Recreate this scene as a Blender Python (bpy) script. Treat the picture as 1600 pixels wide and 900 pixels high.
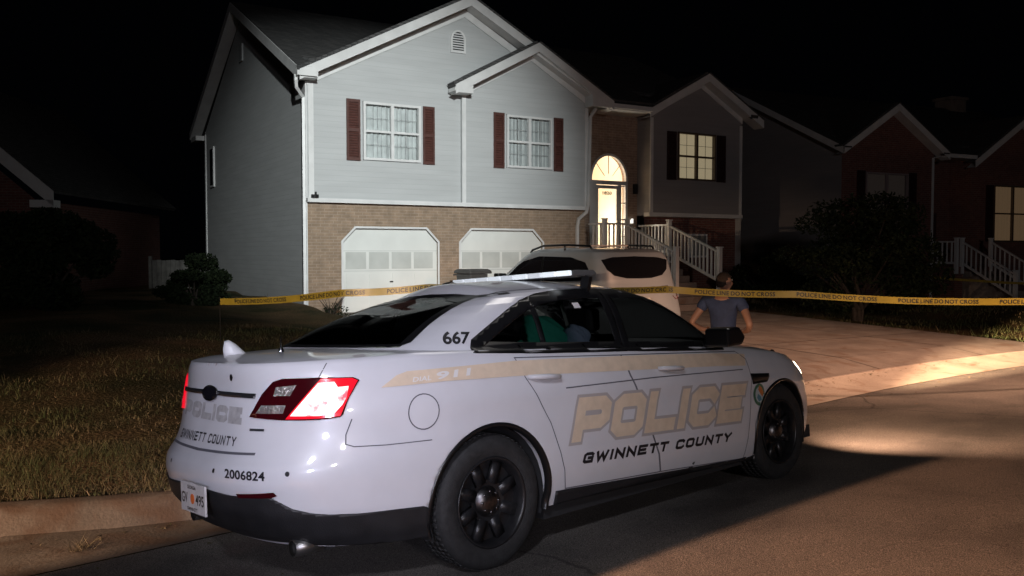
import bpy, bmesh, math, random
import numpy as np
from mathutils import Vector, Matrix, Euler
from mathutils.bvhtree import BVHTree
R=math.radians
random.seed(7); RNG=np.random.default_rng(7)
for o in list(bpy.data.objects): bpy.data.objects.remove(o)
SC=bpy.context.scene; COL=SC.collection

# ------------------------------------------------------------ camera
cam=bpy.data.cameras.new('camera'); camo=bpy.data.objects.new('camera',cam); COL.objects.link(camo)
camo.location=(0,0,1.787); camo.rotation_euler=(R(90-2.34),0,0)
cam.sensor_width=36; cam.lens=36*1370/1600; cam.clip_end=900; cam.clip_start=.05
SC.camera=camo
# ------------------------------------------------------------ night sky
W=bpy.data.worlds.new('World'); SC.world=W; W.use_nodes=True
bg=W.node_tree.nodes['Background']; bg.inputs[0].default_value=(.5,.6,.9,1); bg.inputs[1].default_value=.0006
# ------------------------------------------------------------ lamps (vehicle lights, off-frame scene lights and added fills)
def aim(o,p,t):
    o.location=p; o.rotation_euler=(Vector(t)-Vector(p)).to_track_quat('-Z','Y').to_euler()
def spot(name,p,t,power,col,ang,blend,rad=.06):
    l=bpy.data.lights.new(name,'SPOT'); l.energy=power; l.color=col; l.spot_size=R(ang); l.spot_blend=blend; l.shadow_soft_size=rad
    o=bpy.data.objects.new(name,l); COL.objects.link(o); aim(o,p,t); return o
CA_=R(42.43)
def carw(x,y,z): return (-.7034+x*math.cos(CA_)-y*math.sin(CA_),5.35+x*math.sin(CA_)+y*math.cos(CA_),z)
def beam(name,p,az,el,power,col,ang,blend,rad):
    d=Vector((math.cos(R(az))*math.cos(R(el)),math.sin(R(az))*math.cos(R(el)),math.sin(R(el))))
    return spot(name,p,Vector(p)+d*10,power,col,ang,blend,rad)
spot('scene_light',(4.8,-12.6,11.0),(-3.1,22.2,3.7),60000,(.94,1,1),19.6,1.0,.25)
spot('far_fill',(6,-15,5.5),(5,22,3),2700,(1,.93,.96),74,.8,.5)  # added fill behind the camera, lifts the dark neighbours and railings
spot('near_white_light',(-.6,-2.2,1.95),(-1.15,4.85,1.05),760,(.77,.78,1),31,1.0,.3)
spot('car_top_fill',(2.0,11.5,9),(.2,6.2,1),450,(1,.95,.9),26,1,1.4)  # added overhead fill, no lamp there, brightens roof and boot lid
beam('warm_beam_road',carw(-6.5,-2.25,3.0),42.4+4.7-28.0,-26,7000,(1,.51,.29),56,.05,.04)
beam('warm_beam_kerb',carw(-7.0,1.12,1.3),42.4+23.5,-18,2600,(1,.68,.45),48,.3,.04)
spot('head_lamp_beam',carw(3.92,.66,.74),carw(18,1.3,-.05),62000,(1,.64,.37),13.5,1,.05)
spot('high_fill_light',(-1.2,-2.6,5.2),(-.55,5.3,1.3),1500,(.87,.88,1),26,1,.3)  # added fill above the near light, brightens rear pillar and upward surfaces
spot('headlamp_spill',carw(3.95,.60,.74),carw(9,2.5,-.4),110,(1,.58,.34),110,1,.05)
spot('headlamp_spill',carw(3.95,-.62,.74),carw(9,-1.5,-.35),560,(1,.58,.36),110,1,.05)
spot('road_fill',carw(11.0,-8.0,5.5),carw(11.3,-.7,0),13500,(1,.55,.35),60,1,.3)  # added warm fill, no lamp there, evens out road and driveway

SC.view_settings.view_transform='Standard'; SC.view_settings.look='None'
SC.view_settings.exposure=0; SC.view_settings.gamma=1
try: SC.cycles.use_denoising=True
except Exception: pass
SC.cycles.max_bounces=6; SC.cycles.caustics_reflective=False; SC.cycles.caustics_refractive=False
SC.cycles.sample_clamp_indirect=3

# ------------------------------------------------------------ helpers
def lerp(a,b,t): return a+(b-a)*t
def ss(a,b,x):
    t=min(1,max(0,(x-a)/(b-a))); return t*t*(3-2*t)
def interp(x,tab): return float(np.interp(x,[p[0] for p in tab],[p[1] for p in tab]))

def mat(name,col,rough=.6,metal=0,coat=0,spec=.5,noise=None,bump=None,emis=None,estr=0,alpha=None,trans=None,island=0):
    """noise=(scale,amount[,detail]) varies the colour; bump=(scale,strength)"""
    m=bpy.data.materials.new(name); m.use_nodes=True; nt=m.node_tree; b=nt.nodes['Principled BSDF']
    c=(col[0],col[1],col[2],1)
    b.inputs['Base Color'].default_value=c; b.inputs['Roughness'].default_value=rough; b.inputs['Metallic'].default_value=metal
    b.inputs['Coat Weight'].default_value=coat; b.inputs['Coat Roughness'].default_value=.06; b.inputs['Specular IOR Level'].default_value=spec
    if emis: b.inputs['Emission Color'].default_value=(*emis,1); b.inputs['Emission Strength'].default_value=estr
    if trans is not None: b.inputs['Transmission Weight'].default_value=trans
    if alpha is not None: b.inputs['Alpha'].default_value=alpha
    if noise or bump: tc=nt.nodes.new('ShaderNodeTexCoord')
    if noise:
        n=nt.nodes.new('ShaderNodeTexNoise'); n.inputs['Scale'].default_value=noise[0]; n.inputs['Detail'].default_value=noise[2] if len(noise)>2 else 6
        nt.links.new(tc.outputs['Object'],n.inputs['Vector'])
        r=nt.nodes.new('ShaderNodeValToRGB'); a=noise[1]
        r.color_ramp.elements[0].position=.3; r.color_ramp.elements[1].position=.7
        r.color_ramp.elements[0].color=tuple(max(0,x*(1-a)) for x in col)+(1,); r.color_ramp.elements[1].color=tuple(min(1,x*(1+a)) for x in col)+(1,)
        nt.links.new(n.outputs['Fac'],r.inputs['Fac']); nt.links.new(r.outputs['Color'],b.inputs['Base Color'])
    if bump:
        n=nt.nodes.new('ShaderNodeTexNoise'); n.inputs['Scale'].default_value=bump[0]; n.inputs['Detail'].default_value=8
        nt.links.new(tc.outputs['Object'],n.inputs['Vector'])
        q=nt.nodes.new('ShaderNodeBump'); q.inputs['Strength'].default_value=bump[1]; q.inputs['Distance'].default_value=.02
        nt.links.new(n.outputs['Fac'],q.inputs['Height']); nt.links.new(q.outputs['Normal'],b.inputs['Normal'])
    return m

def newobj(name,me,m=None,parent=None,smooth=False,mats=None):
    o=bpy.data.objects.new(name,me); COL.objects.link(o)
    if mats:
        for x in mats: me.materials.append(x)
    elif m: me.materials.append(m)
    if parent: o.parent=parent
    if smooth:
        for p in me.polygons: p.use_smooth=True
    return o
class MB:
    def __init__(s): s.v=[]; s.f=[]; s.mi=[]
    def add(s,vs,fs,mi=0):
        k=len(s.v); s.v+= [tuple(v) for v in vs]; s.f+=[tuple(i+k for i in f) for f in fs]; s.mi+=[mi]*len(fs); return s
    def box(s,x0,x1,y0,y1,z0,z1,mi=0):
        vs=[(x,y,z) for x in (x0,x1) for y in (y0,y1) for z in (z0,z1)]
        return s.add(vs,[(0,1,3,2),(4,6,7,5),(0,4,5,1),(2,3,7,6),(0,2,6,4),(1,5,7,3)],mi)
    def obox(s,p,q,w,h,up=(0,0,1),mi=0):
        """bar of section w x h from p to q"""
        p=Vector(p);q=Vector(q);d=(q-p).normalized(); a=d.cross(Vector(up)).normalized(); b=a.cross(d)
        vs=[c+a*(i*w/2)+b*(j*h/2) for c in (p,q) for i,j in ((-1,-1),(1,-1),(1,1),(-1,1))]
        return s.add(vs,[(0,3,2,1),(4,5,6,7),(0,1,5,4),(1,2,6,5),(2,3,7,6),(3,0,4,7)],mi)
    def tube(s,pts,r,n=8,mi=0,cap=True):
        pts=[Vector(p) for p in pts]; rs=r if isinstance(r,(list,tuple)) else [r]*len(pts); vs=[];fs=[]
        a=None
        for i,p in enumerate(pts):
            d=(pts[min(i+1,len(pts)-1)]-pts[max(i-1,0)]).normalized()
            if a is None:
                a=d.orthogonal().normalized()
            else:
                a=(a-d*a.dot(d)).normalized()
            b=d.cross(a)
            for k in range(n):
                t=2*math.pi*k/n; vs.append(p+(a*math.cos(t)+b*math.sin(t))*rs[i])
        for i in range(len(pts)-1):
            for k in range(n): fs.append((i*n+k,i*n+(k+1)%n,(i+1)*n+(k+1)%n,(i+1)*n+k))
        if cap: fs.append(tuple(range(n))[::-1]); fs.append(tuple((len(pts)-1)*n+k for k in range(n)))
        return s.add(vs,fs,mi)
    def lathe(s,prof,c=(0,0,0),axis='y',n=32,mi=0):
        """prof: list of (radius, along)"""
        vs=[];fs=[]
        for r_,a in prof:
            for k in range(n):
                t=2*math.pi*k/n; u,v=r_*math.cos(t),r_*math.sin(t)
                vs.append({'y':(c[0]+u,c[1]+a,c[2]+v),'x':(c[0]+a,c[1]+u,c[2]+v),'z':(c[0]+u,c[1]+v,c[2]+a)}[axis])
        for i in range(len(prof)-1):
            for k in range(n): fs.append((i*n+k,i*n+(k+1)%n,(i+1)*n+(k+1)%n,(i+1)*n+k))
        return s.add(vs,fs,mi)
    def prism(s,poly,axis,a0,a1,mi=0):
        """poly 2-D extruded along axis from a0 to a1 (poly in the two other axes, in order)"""
        n=len(poly)
        def P(p,a): return {'y':(p[0],a,p[1]),'x':(a,p[0],p[1]),'z':(p[0],p[1],a)}[axis]
        vs=[P(p,a0) for p in poly]+[P(p,a1) for p in poly]
        fs=[tuple(range(n)),tuple(range(2*n-1,n-1,-1))]+[(i,i+n,(i+1)%n+n,(i+1)%n) for i in range(n)]
        return s.add(vs,fs,mi)
    def mesh(s,name='mesh',fix=True):
        me=bpy.data.meshes.new(name); me.from_pydata(s.v,[],s.f)
        for p,i in zip(me.polygons,s.mi): p.material_index=i
        if fix:
            bm=bmesh.new(); bm.from_mesh(me); bmesh.ops.recalc_face_normals(bm,faces=bm.faces); bm.to_mesh(me); bm.free()
        me.update(); return me
    def build(s,name,m=None,parent=None,smooth=False,mats=None,fix=True,bevel=0):
        o=newobj(name,s.mesh(name,fix),m,parent,smooth,mats)
        if bevel:
            b=o.modifiers.new('bevel','BEVEL'); b.width=bevel; b.segments=2; b.limit_method='ANGLE'
        return o
def tag(o,label=None,cat=None,group=None,kind=None):
    if label: o['label']=label
    if cat: o['category']=cat
    if group: o['group']=group
    if kind: o['kind']=kind
    return o
def thing(name,label,cat,loc=(0,0,0),rot=(0,0,0),group=None):
    o=bpy.data.objects.new(name,None); COL.objects.link(o); o.location=loc; o.rotation_euler=rot; o.empty_display_size=.2
    return tag(o,label,cat,group)
# ------------------------------------------------------------ police car body (local frame: x forward from the rear axle, y left, z up)
CAR_LOC=(-.7034,5.35,.001); CAR_ROT=(R(-4.4),R(.39),R(42.43))
CARM=Matrix.Translation(CAR_LOC)@Euler(CAR_ROT).to_matrix().to_4x4()
XR,XF=-1.285,3.86
ZT=[(-1.4,1.185),(-1.1,1.19),(-.8,1.195),(-.4,1.20),(0,1.185),(.5,1.16),(1.17,1.12),(2.2,1.06),(2.6,1.02),(3.0,.97),(3.4,.90),(3.7,.80),(3.9,.68)]
def zbot(x): return interp(x,[(-1.4,.30),(-.5,.26),(0,.26),(.6,.26),(2.9,.20),(3.9,.20)])
def ztop(x): return interp(x,ZT)
XRV=[(0,-1.06),(.06,-1.15),(.2,-1.25),(.36,-1.285),(.44,-1.275),(.52,-1.215),(.6,-1.185),(.75,-1.155),(.88,-1.135),(.95,-1.135),(.98,-1.13),(1,-1.12)]
XFV=[(0,3.72),(.1,3.82),(.35,3.87),(.6,3.86),(.8,3.80),(.92,3.72),(1,3.62)]
WV=[(0,.90),(.08,.925),(.2,.945),(.35,.953),(.5,.957),(.62,.956),(.72,.962),(.76,.957),(.85,.940),(.93,.915),(.98,.885),(1,.865)]
def plan(n=230):
    pts=[]
    for i in range(400):
        t=math.pi/2*i/400; e=2/3.1; pts.append((0+XR*math.cos(t)**e,-math.sin(t)**e))
    for i in range(200): pts.append((2.85*i/200,-1.0))
    for i in range(401):
        t=math.pi/2*(1-i/400); e=2/2.9; pts.append((2.85+(XF-2.85)*max(0,math.cos(t))**e,-max(0,math.sin(t))**e))
    P=np.array(pts); d=np.r_[0,np.cumsum(np.hypot(*(P[1:]-P[:-1]).T))]
    s=np.linspace(0,d[-1],n); return np.stack([np.interp(s,d,P[:,0]),np.interp(s,d,P[:,1])],1)
PL=plan()
def smooth_tab(tab,x,w=.03):
    return sum(interp(x+k*w,tab) for k in (-1,-.5,0,.5,1))/5
def side_pt(px,py,v):
    xr=smooth_tab(XRV,v,.02); xf=smooth_tab(XFV,v,.03); w=smooth_tab(WV,v,.015)
    x=px
    if x<0: x=px*xr/XR
    if x>2.85: x=2.85+(px-2.85)*(xf-2.85)/(XF-2.85)
    taper=1-.045*ss(.2,-1.2,x)-.03*ss(2.3,3.5,x)
    y=py*w*taper
    z=zbot(x)+v*(ztop(x)-zbot(x))
    return x,y,z
def arch_ctr(x): return (0,.365,.415) if x<1.4 else (2.945,.36,.395)
def body_mesh():
    NV=44; cols=len(PL); V=[];F=[]
    half=[]
    vs=list(np.linspace(0,1,NV))
    grid=[[side_pt(p[0],p[1],v) for p in PL] for v in vs]
    caps=[]
    for s in (.97,.9,.8,.65,.5,.33,.16,0):
        row=[]
        for p in grid[-1]:
            x,y,z=p; c=1-s*s
            amp=(.055*ss(1.5,2.6,x)+.02)*(1-ss(3.0,3.62,x))*ss(-1.12,-.9,x)
            row.append((x,y*s,z+amp*c+.008*ss(0,.15,1-s)*ss(-1.12,-1.0,x)))
        caps.append(row)
    grid+=caps
    rows=len(grid)
    mb=MB()
    for side in (1,-1):
        k=len(mb.v)
        for row in grid:
            for x,y,z in row: mb.v.append((x,y*side,z))
        for r in range(rows-1):
            for c in range(cols-1):
                q=[r*cols+c,r*cols+c+1,(r+1)*cols+c+1,(r+1)*cols+c]
                ok=True
                if r<NV:
                    cx=sum(mb.v[k+i][0] for i in q)/4; cz=sum(mb.v[k+i][2] for i in q)/4
                    ax,az,ar=arch_ctr(cx)
                    if math.hypot(cx-ax,cz-az)<ar and abs(mb.v[k+q[0]][1])>.5: ok=False
                if ok:
                    f=tuple(i+k for i in q); mb.f.append(f if side==1 else f[::-1]); mb.mi.append(0)
    me=bpy.data.meshes.new('body'); me.from_pydata(mb.v,[],mb.f)
    bm=bmesh.new(); bm.from_mesh(me)
    bmesh.ops.remove_doubles(bm,verts=bm.verts,dist=.0008)
    bmesh.ops.delete(bm,geom=[v for v in bm.verts if not v.link_faces],context='VERTS')
    # snap the arch edge onto a circle and fold a lip inward
    lip=[]
    for e in bm.edges:
        if len(e.link_faces)==1:
            m_=(e.verts[0].co+e.verts[1].co)/2; ax,az,ar=arch_ctr(m_.x)
            if math.hypot(m_.x-ax,m_.z-az)<ar+.08 and m_.z>zbot(m_.x)+.012 and abs(m_.y)>.5: lip.append(e)
    for v in {v for e in lip for v in e.verts}:
        ax,az,ar=arch_ctr(v.co.x); d=Vector((v.co.x-ax,v.co.z-az)); d=d.normalized()*ar
        v.co.x=ax+d.x
        if v.co.z>zbot(v.co.x)+.004: v.co.z=az+d.y
    bm.normal_update()
    for it,dy in enumerate((.012,.07)):
        r=bmesh.ops.extrude_edge_only(bm,edges=lip); nv=[g for g in r['geom'] if isinstance(g,bmesh.types.BMVert)]
        for v in nv: v.co.y-=math.copysign(dy,v.co.y)
        lip=[g for g in r['geom'] if isinstance(g,bmesh.types.BMEdge) and all(x in set(nv) for x in g.verts)]
    bm.to_mesh(me); bm.free(); return me
# greenhouse: window outlines (x,z) on the sides, (y,z) for the rear window and windscreen
DLO_R=[(-.015,1.192),(.01,1.225),(.222,1.318),(.36,1.376),(.507,1.430),(.666,1.466),(.882,1.487),(1.10,1.489),(1.262,1.486),(1.20,1.118),(.5,1.155)]
DLO_F=[(1.25,1.116),(1.31,1.486),(1.5,1.48),(1.68,1.458),(1.88,1.41),(2.03,1.355),(2.15,1.29),(2.235,1.225),(2.27,1.17),(2.26,1.055),(1.7,1.085)]
RG=[(-.655,1.228),(-.475,1.472),(-.25,1.492),(0,1.50),(.25,1.492),(.475,1.472),(.655,1.228)]
WS=[(-.72,1.06),(-.53,1.415),(-.25,1.45),(0,1.46),(.25,1.45),(.53,1.415),(.72,1.06)]
GP=[(0,0),(.10,.16),(.21,.32),(.34,.50),(.48,.66),(.63,.80),(.78,.905),(.90,.965),(1,1)]
def gh_plan(xr,xf,w,nr,nf,n=150):
    pts=[]; xm0,xm1=lerp(xr,xf,.33),lerp(xr,xf,.62)
    for i in range(200):
        t=math.pi/2*i/200; e=2/nr; pts.append((xm0+(xr-xm0)*math.cos(t)**e,-w*math.sin(t)**e))
    for i in range(100): pts.append((lerp(xm0,xm1,i/100),-w))
    for i in range(201):
        t=math.pi/2*(1-i/200); e=2/nf; pts.append((xm1+(xf-xm1)*max(0,math.cos(t))**e,-w*max(0,math.sin(t))**e))
    return pts
def gh_mesh():
    def rs(P,n=400):
        P=np.array(P); d=np.r_[0,np.cumsum(np.hypot(*(P[1:]-P[:-1]).T))]; s=np.linspace(0,d[-1],n)
        return np.stack([np.interp(s,d,P[:,0]),np.interp(s,d,P[:,1])],1)
    B=rs(gh_plan(-.56,2.86,.862,4.6,2.9)); T=rs(gh_plan(.30,1.93,.568,4.2,3.6))
    def zt(x): return interp(x,[(.2,1.465),(.45,1.505),(.8,1.518),(1.2,1.512),(1.5,1.495),(1.75,1.462),(1.95,1.42)])
    rows=[]
    gx=np.array([g[0] for g in GP]); gz=np.array([g[1] for g in GP])
    for k in range(91):
        t=k/90; h=float(np.interp(t,np.linspace(0,1,len(GP)),gx)); g=float(np.interp(t,np.linspace(0,1,len(GP)),gz))
        row=[]
        for b,tt in zip(B,T):
            # front and rear glass flatter than sides
            end=ss(.25,-.25,b[0])+ss(2.0,2.4,b[0]); hh=lerp(h,g**1.02,.25*end) 
            x=lerp(b[0],tt[0],hh); y=lerp(b[1],tt[1],hh); zb=ztop(b[0])-.045+.03*end; z=lerp(zb,zt(tt[0]),g)
            row.append((x,y,z))
        rows.append(row)
    top=rows[-1]; xc=1.0
    for s in (.94,.85,.7,.5,.25,0):
        rows.append([(x,y*s,z+.08*(1-s*s)*ss(.22,.5,x)*ss(1.95,1.55,x)) for x,y,z in top])
    mb=MB(); cols=len(B)
    for side in (1,-1):
        k=len(mb.v)
        for row in rows:
            for x,y,z in row: mb.v.append((x,y*side,z))
        for r in range(len(rows)-1):
            for c in range(cols-1):
                q=(k+r*cols+c,k+r*cols+c+1,k+(r+1)*cols+c+1,k+(r+1)*cols+c); mb.f.append(q if side==1 else q[::-1]); mb.mi.append(0)
    me=bpy.data.meshes.new('cabin'); me.from_pydata(mb.v,[],mb.f); full=([Vector(v) for v in mb.v],list(mb.f))
    def inside(P,x,y):
        c=False;j=len(P)-1
        for i in range(len(P)):
            if (P[i][1]>y)!=(P[j][1]>y) and x<(P[j][0]-P[i][0])*(y-P[i][1])/(P[j][1]-P[i][1])+P[i][0]: c=not c
            j=i
        return c
    fs=[]
    for f in mb.f:
        c=sum((Vector(mb.v[i]) for i in f),Vector())/4
        if abs(c.y)>.45 and any(inside(P,c.x,c.z) for P in (DLO_R,DLO_F)): continue
        if c.x<.5 and inside(RG,c.y,c.z): continue
        if c.x>1.6 and inside(WS,c.y,c.z): continue
        fs.append(f)
    me=bpy.data.meshes.new('cabin'); me.from_pydata(mb.v,[],fs)
    bm=bmesh.new(); bm.from_mesh(me); bmesh.ops.remove_doubles(bm,verts=bm.verts,dist=.0008); bmesh.ops.delete(bm,geom=[v for v in bm.verts if not v.link_faces],context='VERTS'); bm.to_mesh(me); bm.free(); return me,full
# ------------------------------------------------------------ lettering
def strokes(ch):
    o=.0; A={
    'P':[[(0,0),(0,1),(.82,1),(1,.85),(1,.52),(.82,.38),('j',.38)]],
    'O':[[(.18,0),(.82,0),(1,.15),(1,.85),(.82,1),(.18,1),(0,.85),(0,.15),'c']],
    'L':[[(0,1),(0,0),(1,0)]], 'I':[[(.5,0),(.5,1)]],
    'C':[[(1,.86),(.84,1),(.18,1),(0,.85),(0,.15),(.18,0),(.84,0),(1,.14)]],
    'E':[[(1,1),(0,1),(0,0),(1,0)],[('j',.5),(.85,.5)]],
    'G':[[(1,.86),(.84,1),(.18,1),(0,.85),(0,.15),(.18,0),(1,0),(1,.48),(.55,.48)]],
    'W':[[(0,1),(.22,0),(.5,.8),(.78,0),(1,1)]],
    'N':[[(0,0),(0,1),(1,0),(1,1)]], 'T':[[(0,1),(1,1)],[(.5,'t'),(.5,0)]],
    'U':[[(0,1),(0,.15),(.18,0),(.82,0),(1,.15),(1,1)]],
    'Y':[[(0,1),(.5,.45),(1,1)],[(.5,.42),(.5,0)]]}
    return A[ch]
def stroke_text(txt,cw,h,th,gap,grow=0):
    """quads of block capitals, cell width cw, height h, stroke th; grow widens the strokes outward"""
    out=[];x0=0
    for ch in txt:
        if ch==' ': x0+=cw*.7; continue
        w=cw if ch!='I' else th*1.15
        if ch=='W': w=cw*1.25
        iw,ih=w-th,h-th
        for pl in strokes(ch):
            closed='c' in pl; pts=[]
            for p in pl:
                if p=='c': continue
                a,b=p
                X=x0+th/2+iw*(a if a!='j' else 0); Y=th/2+ih*(b if b!='t' else 1)
                if a=='j': X+=th/2+grow*.5+.0002
                if b=='t': Y-=th/2+grow*.5+.0002
                pts.append(Vector((X,Y)))
            if ch=='P' : pts[-1]=Vector((x0+th+grow*.5,pts[-1].y))
            n=len(pts); L=[];Rr=[]; hw=th/2+grow*.5
            for i,p in enumerate(pts):
                pa=pts[i-1] if (i>0 or closed) else None; pb=pts[(i+1)%n] if (i<n-1 or closed) else None
                d1=(p-pa).normalized() if pa is not None else None; d2=(pb-p).normalized() if pb is not None else None
                if d1 is None: d1=d2
                if d2 is None: d2=d1
                n1=Vector((-d1.y,d1.x));n2=Vector((-d2.y,d2.x)); m=(n1+n2)
                m=n1 if m.length<.2 else m.normalized(); k=hw/max(.45,m.dot(n1))
                ext=Vector((0,0))
                if not closed and i in (0,n-1):
                    ext=(-d2 if i==0 else d1)*hw
                    if (i==0 and (pl[0][0]=='j' or pl[0][1]=='t')) or (i==n-1 and pl[-1][0]=='j'): ext*=0
                    elif ch=='Y' and i==0 and len(pts)==2: ext*=0
                L.append(p+m*k+ext); Rr.append(p-m*k+ext)
            for i in range(n if closed else n-1):
                j=(i+1)%n; out.append([tuple(L[i]),tuple(L[j]),tuple(Rr[j]),tuple(Rr[i])])
        x0+=w+gap
    return out,x0-gap
def font_text(txt,bold=.02,spacing=1.0,sx=1.0):
    c=bpy.data.curves.new('text','FONT'); c.body=txt; c.size=1; c.offset=bold; c.space_character=spacing; c.resolution_u=4
    o=bpy.data.objects.new('text',c); COL.objects.link(o); dg=bpy.context.evaluated_depsgraph_get(); dg.update()
    me=bpy.data.meshes.new_from_object(o.evaluated_get(dg)); bpy.data.objects.remove(o)
    fs=[[(me.vertices[i].co.x*sx,me.vertices[i].co.y) for i in p.vertices] for p in me.polygons]
    xs=[p[0] for f in fs for p in f]; ys=[p[1] for f in fs for p in f]
    x0,x1,y0,y1=min(xs),max(xs),min(ys),max(ys)
    return [[((x-x0),(y-y0)) for x,y in f] for f in fs],x1-x0,y1-y0
def bil(quads,w,h,tl,tr,bl,br,pad=0):
    """map flat text of size w x h onto the quad with these corners"""
    out=[]
    for f in quads:
        g=[]
        for x,y in f:
            s,t=x/w,y/h; g.append(tuple(lerp(lerp(bl[k],br[k],s),lerp(tl[k],tr[k],s),t) for k in (0,1)))
        out.append(g)
    return out
def flat_text(name,txt,m,parent,M4,height,width=None,bold=.02,spacing=1.,depth=0):
    """text standing flat in plane of matrix M4 (local x right, y up), lower-left at the origin"""
    fs,w,h=font_text(txt,bold,spacing); k=height/h; kx=(width/w if width else k)
    mb=MB()
    for f in fs: mb.add([M4@Vector((x*kx,y*k,0)) for x,y in f],[tuple(range(len(f)))])
    return mb.build(name,m,parent,fix=False)
# ------------------------------------------------------------ car patches: shapes laid on the body surface
class Surf:
    def __init__(s,meshes):
        V=[];F=[]
        for v,f in meshes:
            k=len(V); V+=v; F+=[tuple(i+k for i in q) for q in f]
        s.b=BVHTree.FromPolygons(V,F)
    def patch(s,faces,view,off=.003,cell=.045,zflip=1):
        """faces: 2-D polygons; view: 'R','L' (x,z), 'B' rear (y,z), 'F' front, 'BR','BL' rear corners, 'T' top (x,y)"""
        d={'R':(0,1,0),'L':(0,-1,0),'B':(1,0,0),'F':(-1,0,0),'BR':(.77,.64,0),'BL':(.77,-.64,0),'T':(0,0,-1)}[view]; d=Vector(d).normalized()
        if view=='T': A=Vector((1,0,0));B=Vector((0,1,0))
        elif view in 'RL': A=Vector((1,0,0));B=Vector((0,0,1))
        elif view in ('B','F'): A=Vector((0,1,0));B=Vector((0,0,1))
        else: A=Vector((d.y,-d.x,0)) if view=='BR' else Vector((-d.y,d.x,0)); B=Vector((0,0,1))
        bm=bmesh.new(); cache={}
        def gv(p):
            k=(round(p[0],5),round(p[1],5))
            if k not in cache: cache[k]=bm.verts.new((p[0],p[1],0))
            return cache[k]
        for f in faces:
            vs=[]; 
            for p in f:
                v=gv(p)
                if v not in vs: vs.append(v)
            if len(vs)>2:
                try: bm.faces.new(vs)
                except ValueError: pass
        xs=[v.co.x for v in bm.verts]; ys=[v.co.y for v in bm.verts]
        for ax,(lo,hi) in enumerate(((min(xs),max(xs)),(min(ys),max(ys)))):
            k=math.floor(lo/cell)+1
            while k*cell<hi:
                no=(1,0,0) if ax==0 else (0,1,0); co=(k*cell,0,0) if ax==0 else (0,k*cell,0)
                bmesh.ops.bisect_plane(bm,geom=list(bm.verts)+list(bm.edges)+list(bm.faces),plane_co=co,plane_no=no,dist=1e-6); k+=1
        miss=0; bad=[]
        for v in bm.verts:
            p=A*v.co.x+B*v.co.y-d*(8-(0 if view!='T' else 0))
            h=s.b.ray_cast(p,d)
            if h[0] is None: bad.append(v); continue
            n=h[1]; n=-n if n.dot(d)>0 else n
            v.co=h[0]+n*off
        bmesh.ops.delete(bm,geom=bad,context='VERTS')
        bm.normal_update()
        for f in bm.faces:
            if f.normal.dot(d)>0: f.normal_flip()
        me=bpy.data.meshes.new('patch'); bm.to_mesh(me); bm.free(); return me
def strip(pts,w,closed=False):
    """2-D band of width w along a polyline as quads"""
    pts=[Vector(p) for p in pts]; n=len(pts); L=[];Q=[]
    for i,p in enumerate(pts):
        a=pts[i-1] if (i>0 or closed) else p; b=pts[(i+1)%n] if (i<n-1 or closed) else p
        d1=(p-a) if (p-a).length>0 else (b-p); d2=(b-p) if (b-p).length>0 else (p-a); d1=d1.normalized(); d2=d2.normalized()
        n1=Vector((-d1.y,d1.x)); m=n1+Vector((-d2.y,d2.x)); m=m.normalized() if m.length>.3 else n1
        k=w/2/max(.5,m.dot(n1)); L.append(p+m*k); Q.append(p-m*k)
    return [[tuple(L[i]),tuple(L[(i+1)%n]),tuple(Q[(i+1)%n]),tuple(Q[i])] for i in range(n if closed else n-1)]
def ring2(poly,w):
    """band just inside the polygon outline"""
    pts=[Vector(p) for p in poly]; n=len(pts)
    ar=sum(pts[i].x*pts[(i+1)%n].y-pts[(i+1)%n].x*pts[i].y for i in range(n)); sg=1 if ar>0 else -1
    I=[];O=[]
    for i,p in enumerate(pts):
        d1=(p-pts[i-1]).normalized(); d2=(pts[(i+1)%n]-p).normalized()
        n1=Vector((-d1.y,d1.x))*sg; m=(n1+Vector((-d2.y,d2.x))*sg).normalized(); k=1/max(.35,m.dot(n1))
        I.append(p+m*k*w); O.append(p-m*k*.022)
    return [[tuple(O[i]),tuple(O[(i+1)%n]),tuple(I[(i+1)%n]),tuple(I[i])] for i in range(n)]
def mir(faces): return [[(-a,b) for a,b in f] for f in faces]
def disc(cx,cy,rx,ry,n=28): return [(cx+rx*math.cos(2*math.pi*k/n),cy+ry*math.sin(2*math.pi*k/n)) for k in range(n)]

# ------------------------------------------------------------ materials of vehicles
def glass_mat(name,tint,rough=.02,refl=1.0):
    m=bpy.data.materials.new(name); m.use_nodes=True; nt=m.node_tree; nt.nodes.clear()
    o=nt.nodes.new('ShaderNodeOutputMaterial'); t=nt.nodes.new('ShaderNodeBsdfTransparent'); g=nt.nodes.new('ShaderNodeBsdfGlossy'); f=nt.nodes.new('ShaderNodeFresnel'); x=nt.nodes.new('ShaderNodeMixShader')
    t.inputs['Color'].default_value=(*tint,1); g.inputs['Roughness'].default_value=rough; g.inputs['Color'].default_value=(refl,refl,refl,1); f.inputs['IOR'].default_value=1.5
    nt.links.new(f.outputs[0],x.inputs[0]); nt.links.new(t.outputs[0],x.inputs[1]); nt.links.new(g.outputs[0],x.inputs[2]); nt.links.new(x.outputs[0],o.inputs[0]); return m
PAINT=mat('white_car_paint',(.64,.64,.68),rough=.34,coat=.8,noise=(6,.035),bump=(3,.012))
BLACKPL=mat('black_plastic',(.016,.016,.018),rough=.5,bump=(160,.15),noise=(9,.3))
RUBBER=mat('tyre_rubber',(.018,.018,.019),rough=.75,noise=(30,.35),bump=(90,.2))
TRIM=mat('black_trim',(.008,.008,.009),rough=.3)
STEEL=mat('black_steel_wheel',(.02,.02,.022),rough=.35,metal=.3,noise=(25,.3))
CHROME=mat('chrome',(.62,.62,.64),rough=.18,metal=1)
DULLCHROME=mat('dull_hub_metal',(.13,.125,.13),rough=.36,metal=1,noise=(60,.35))
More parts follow.
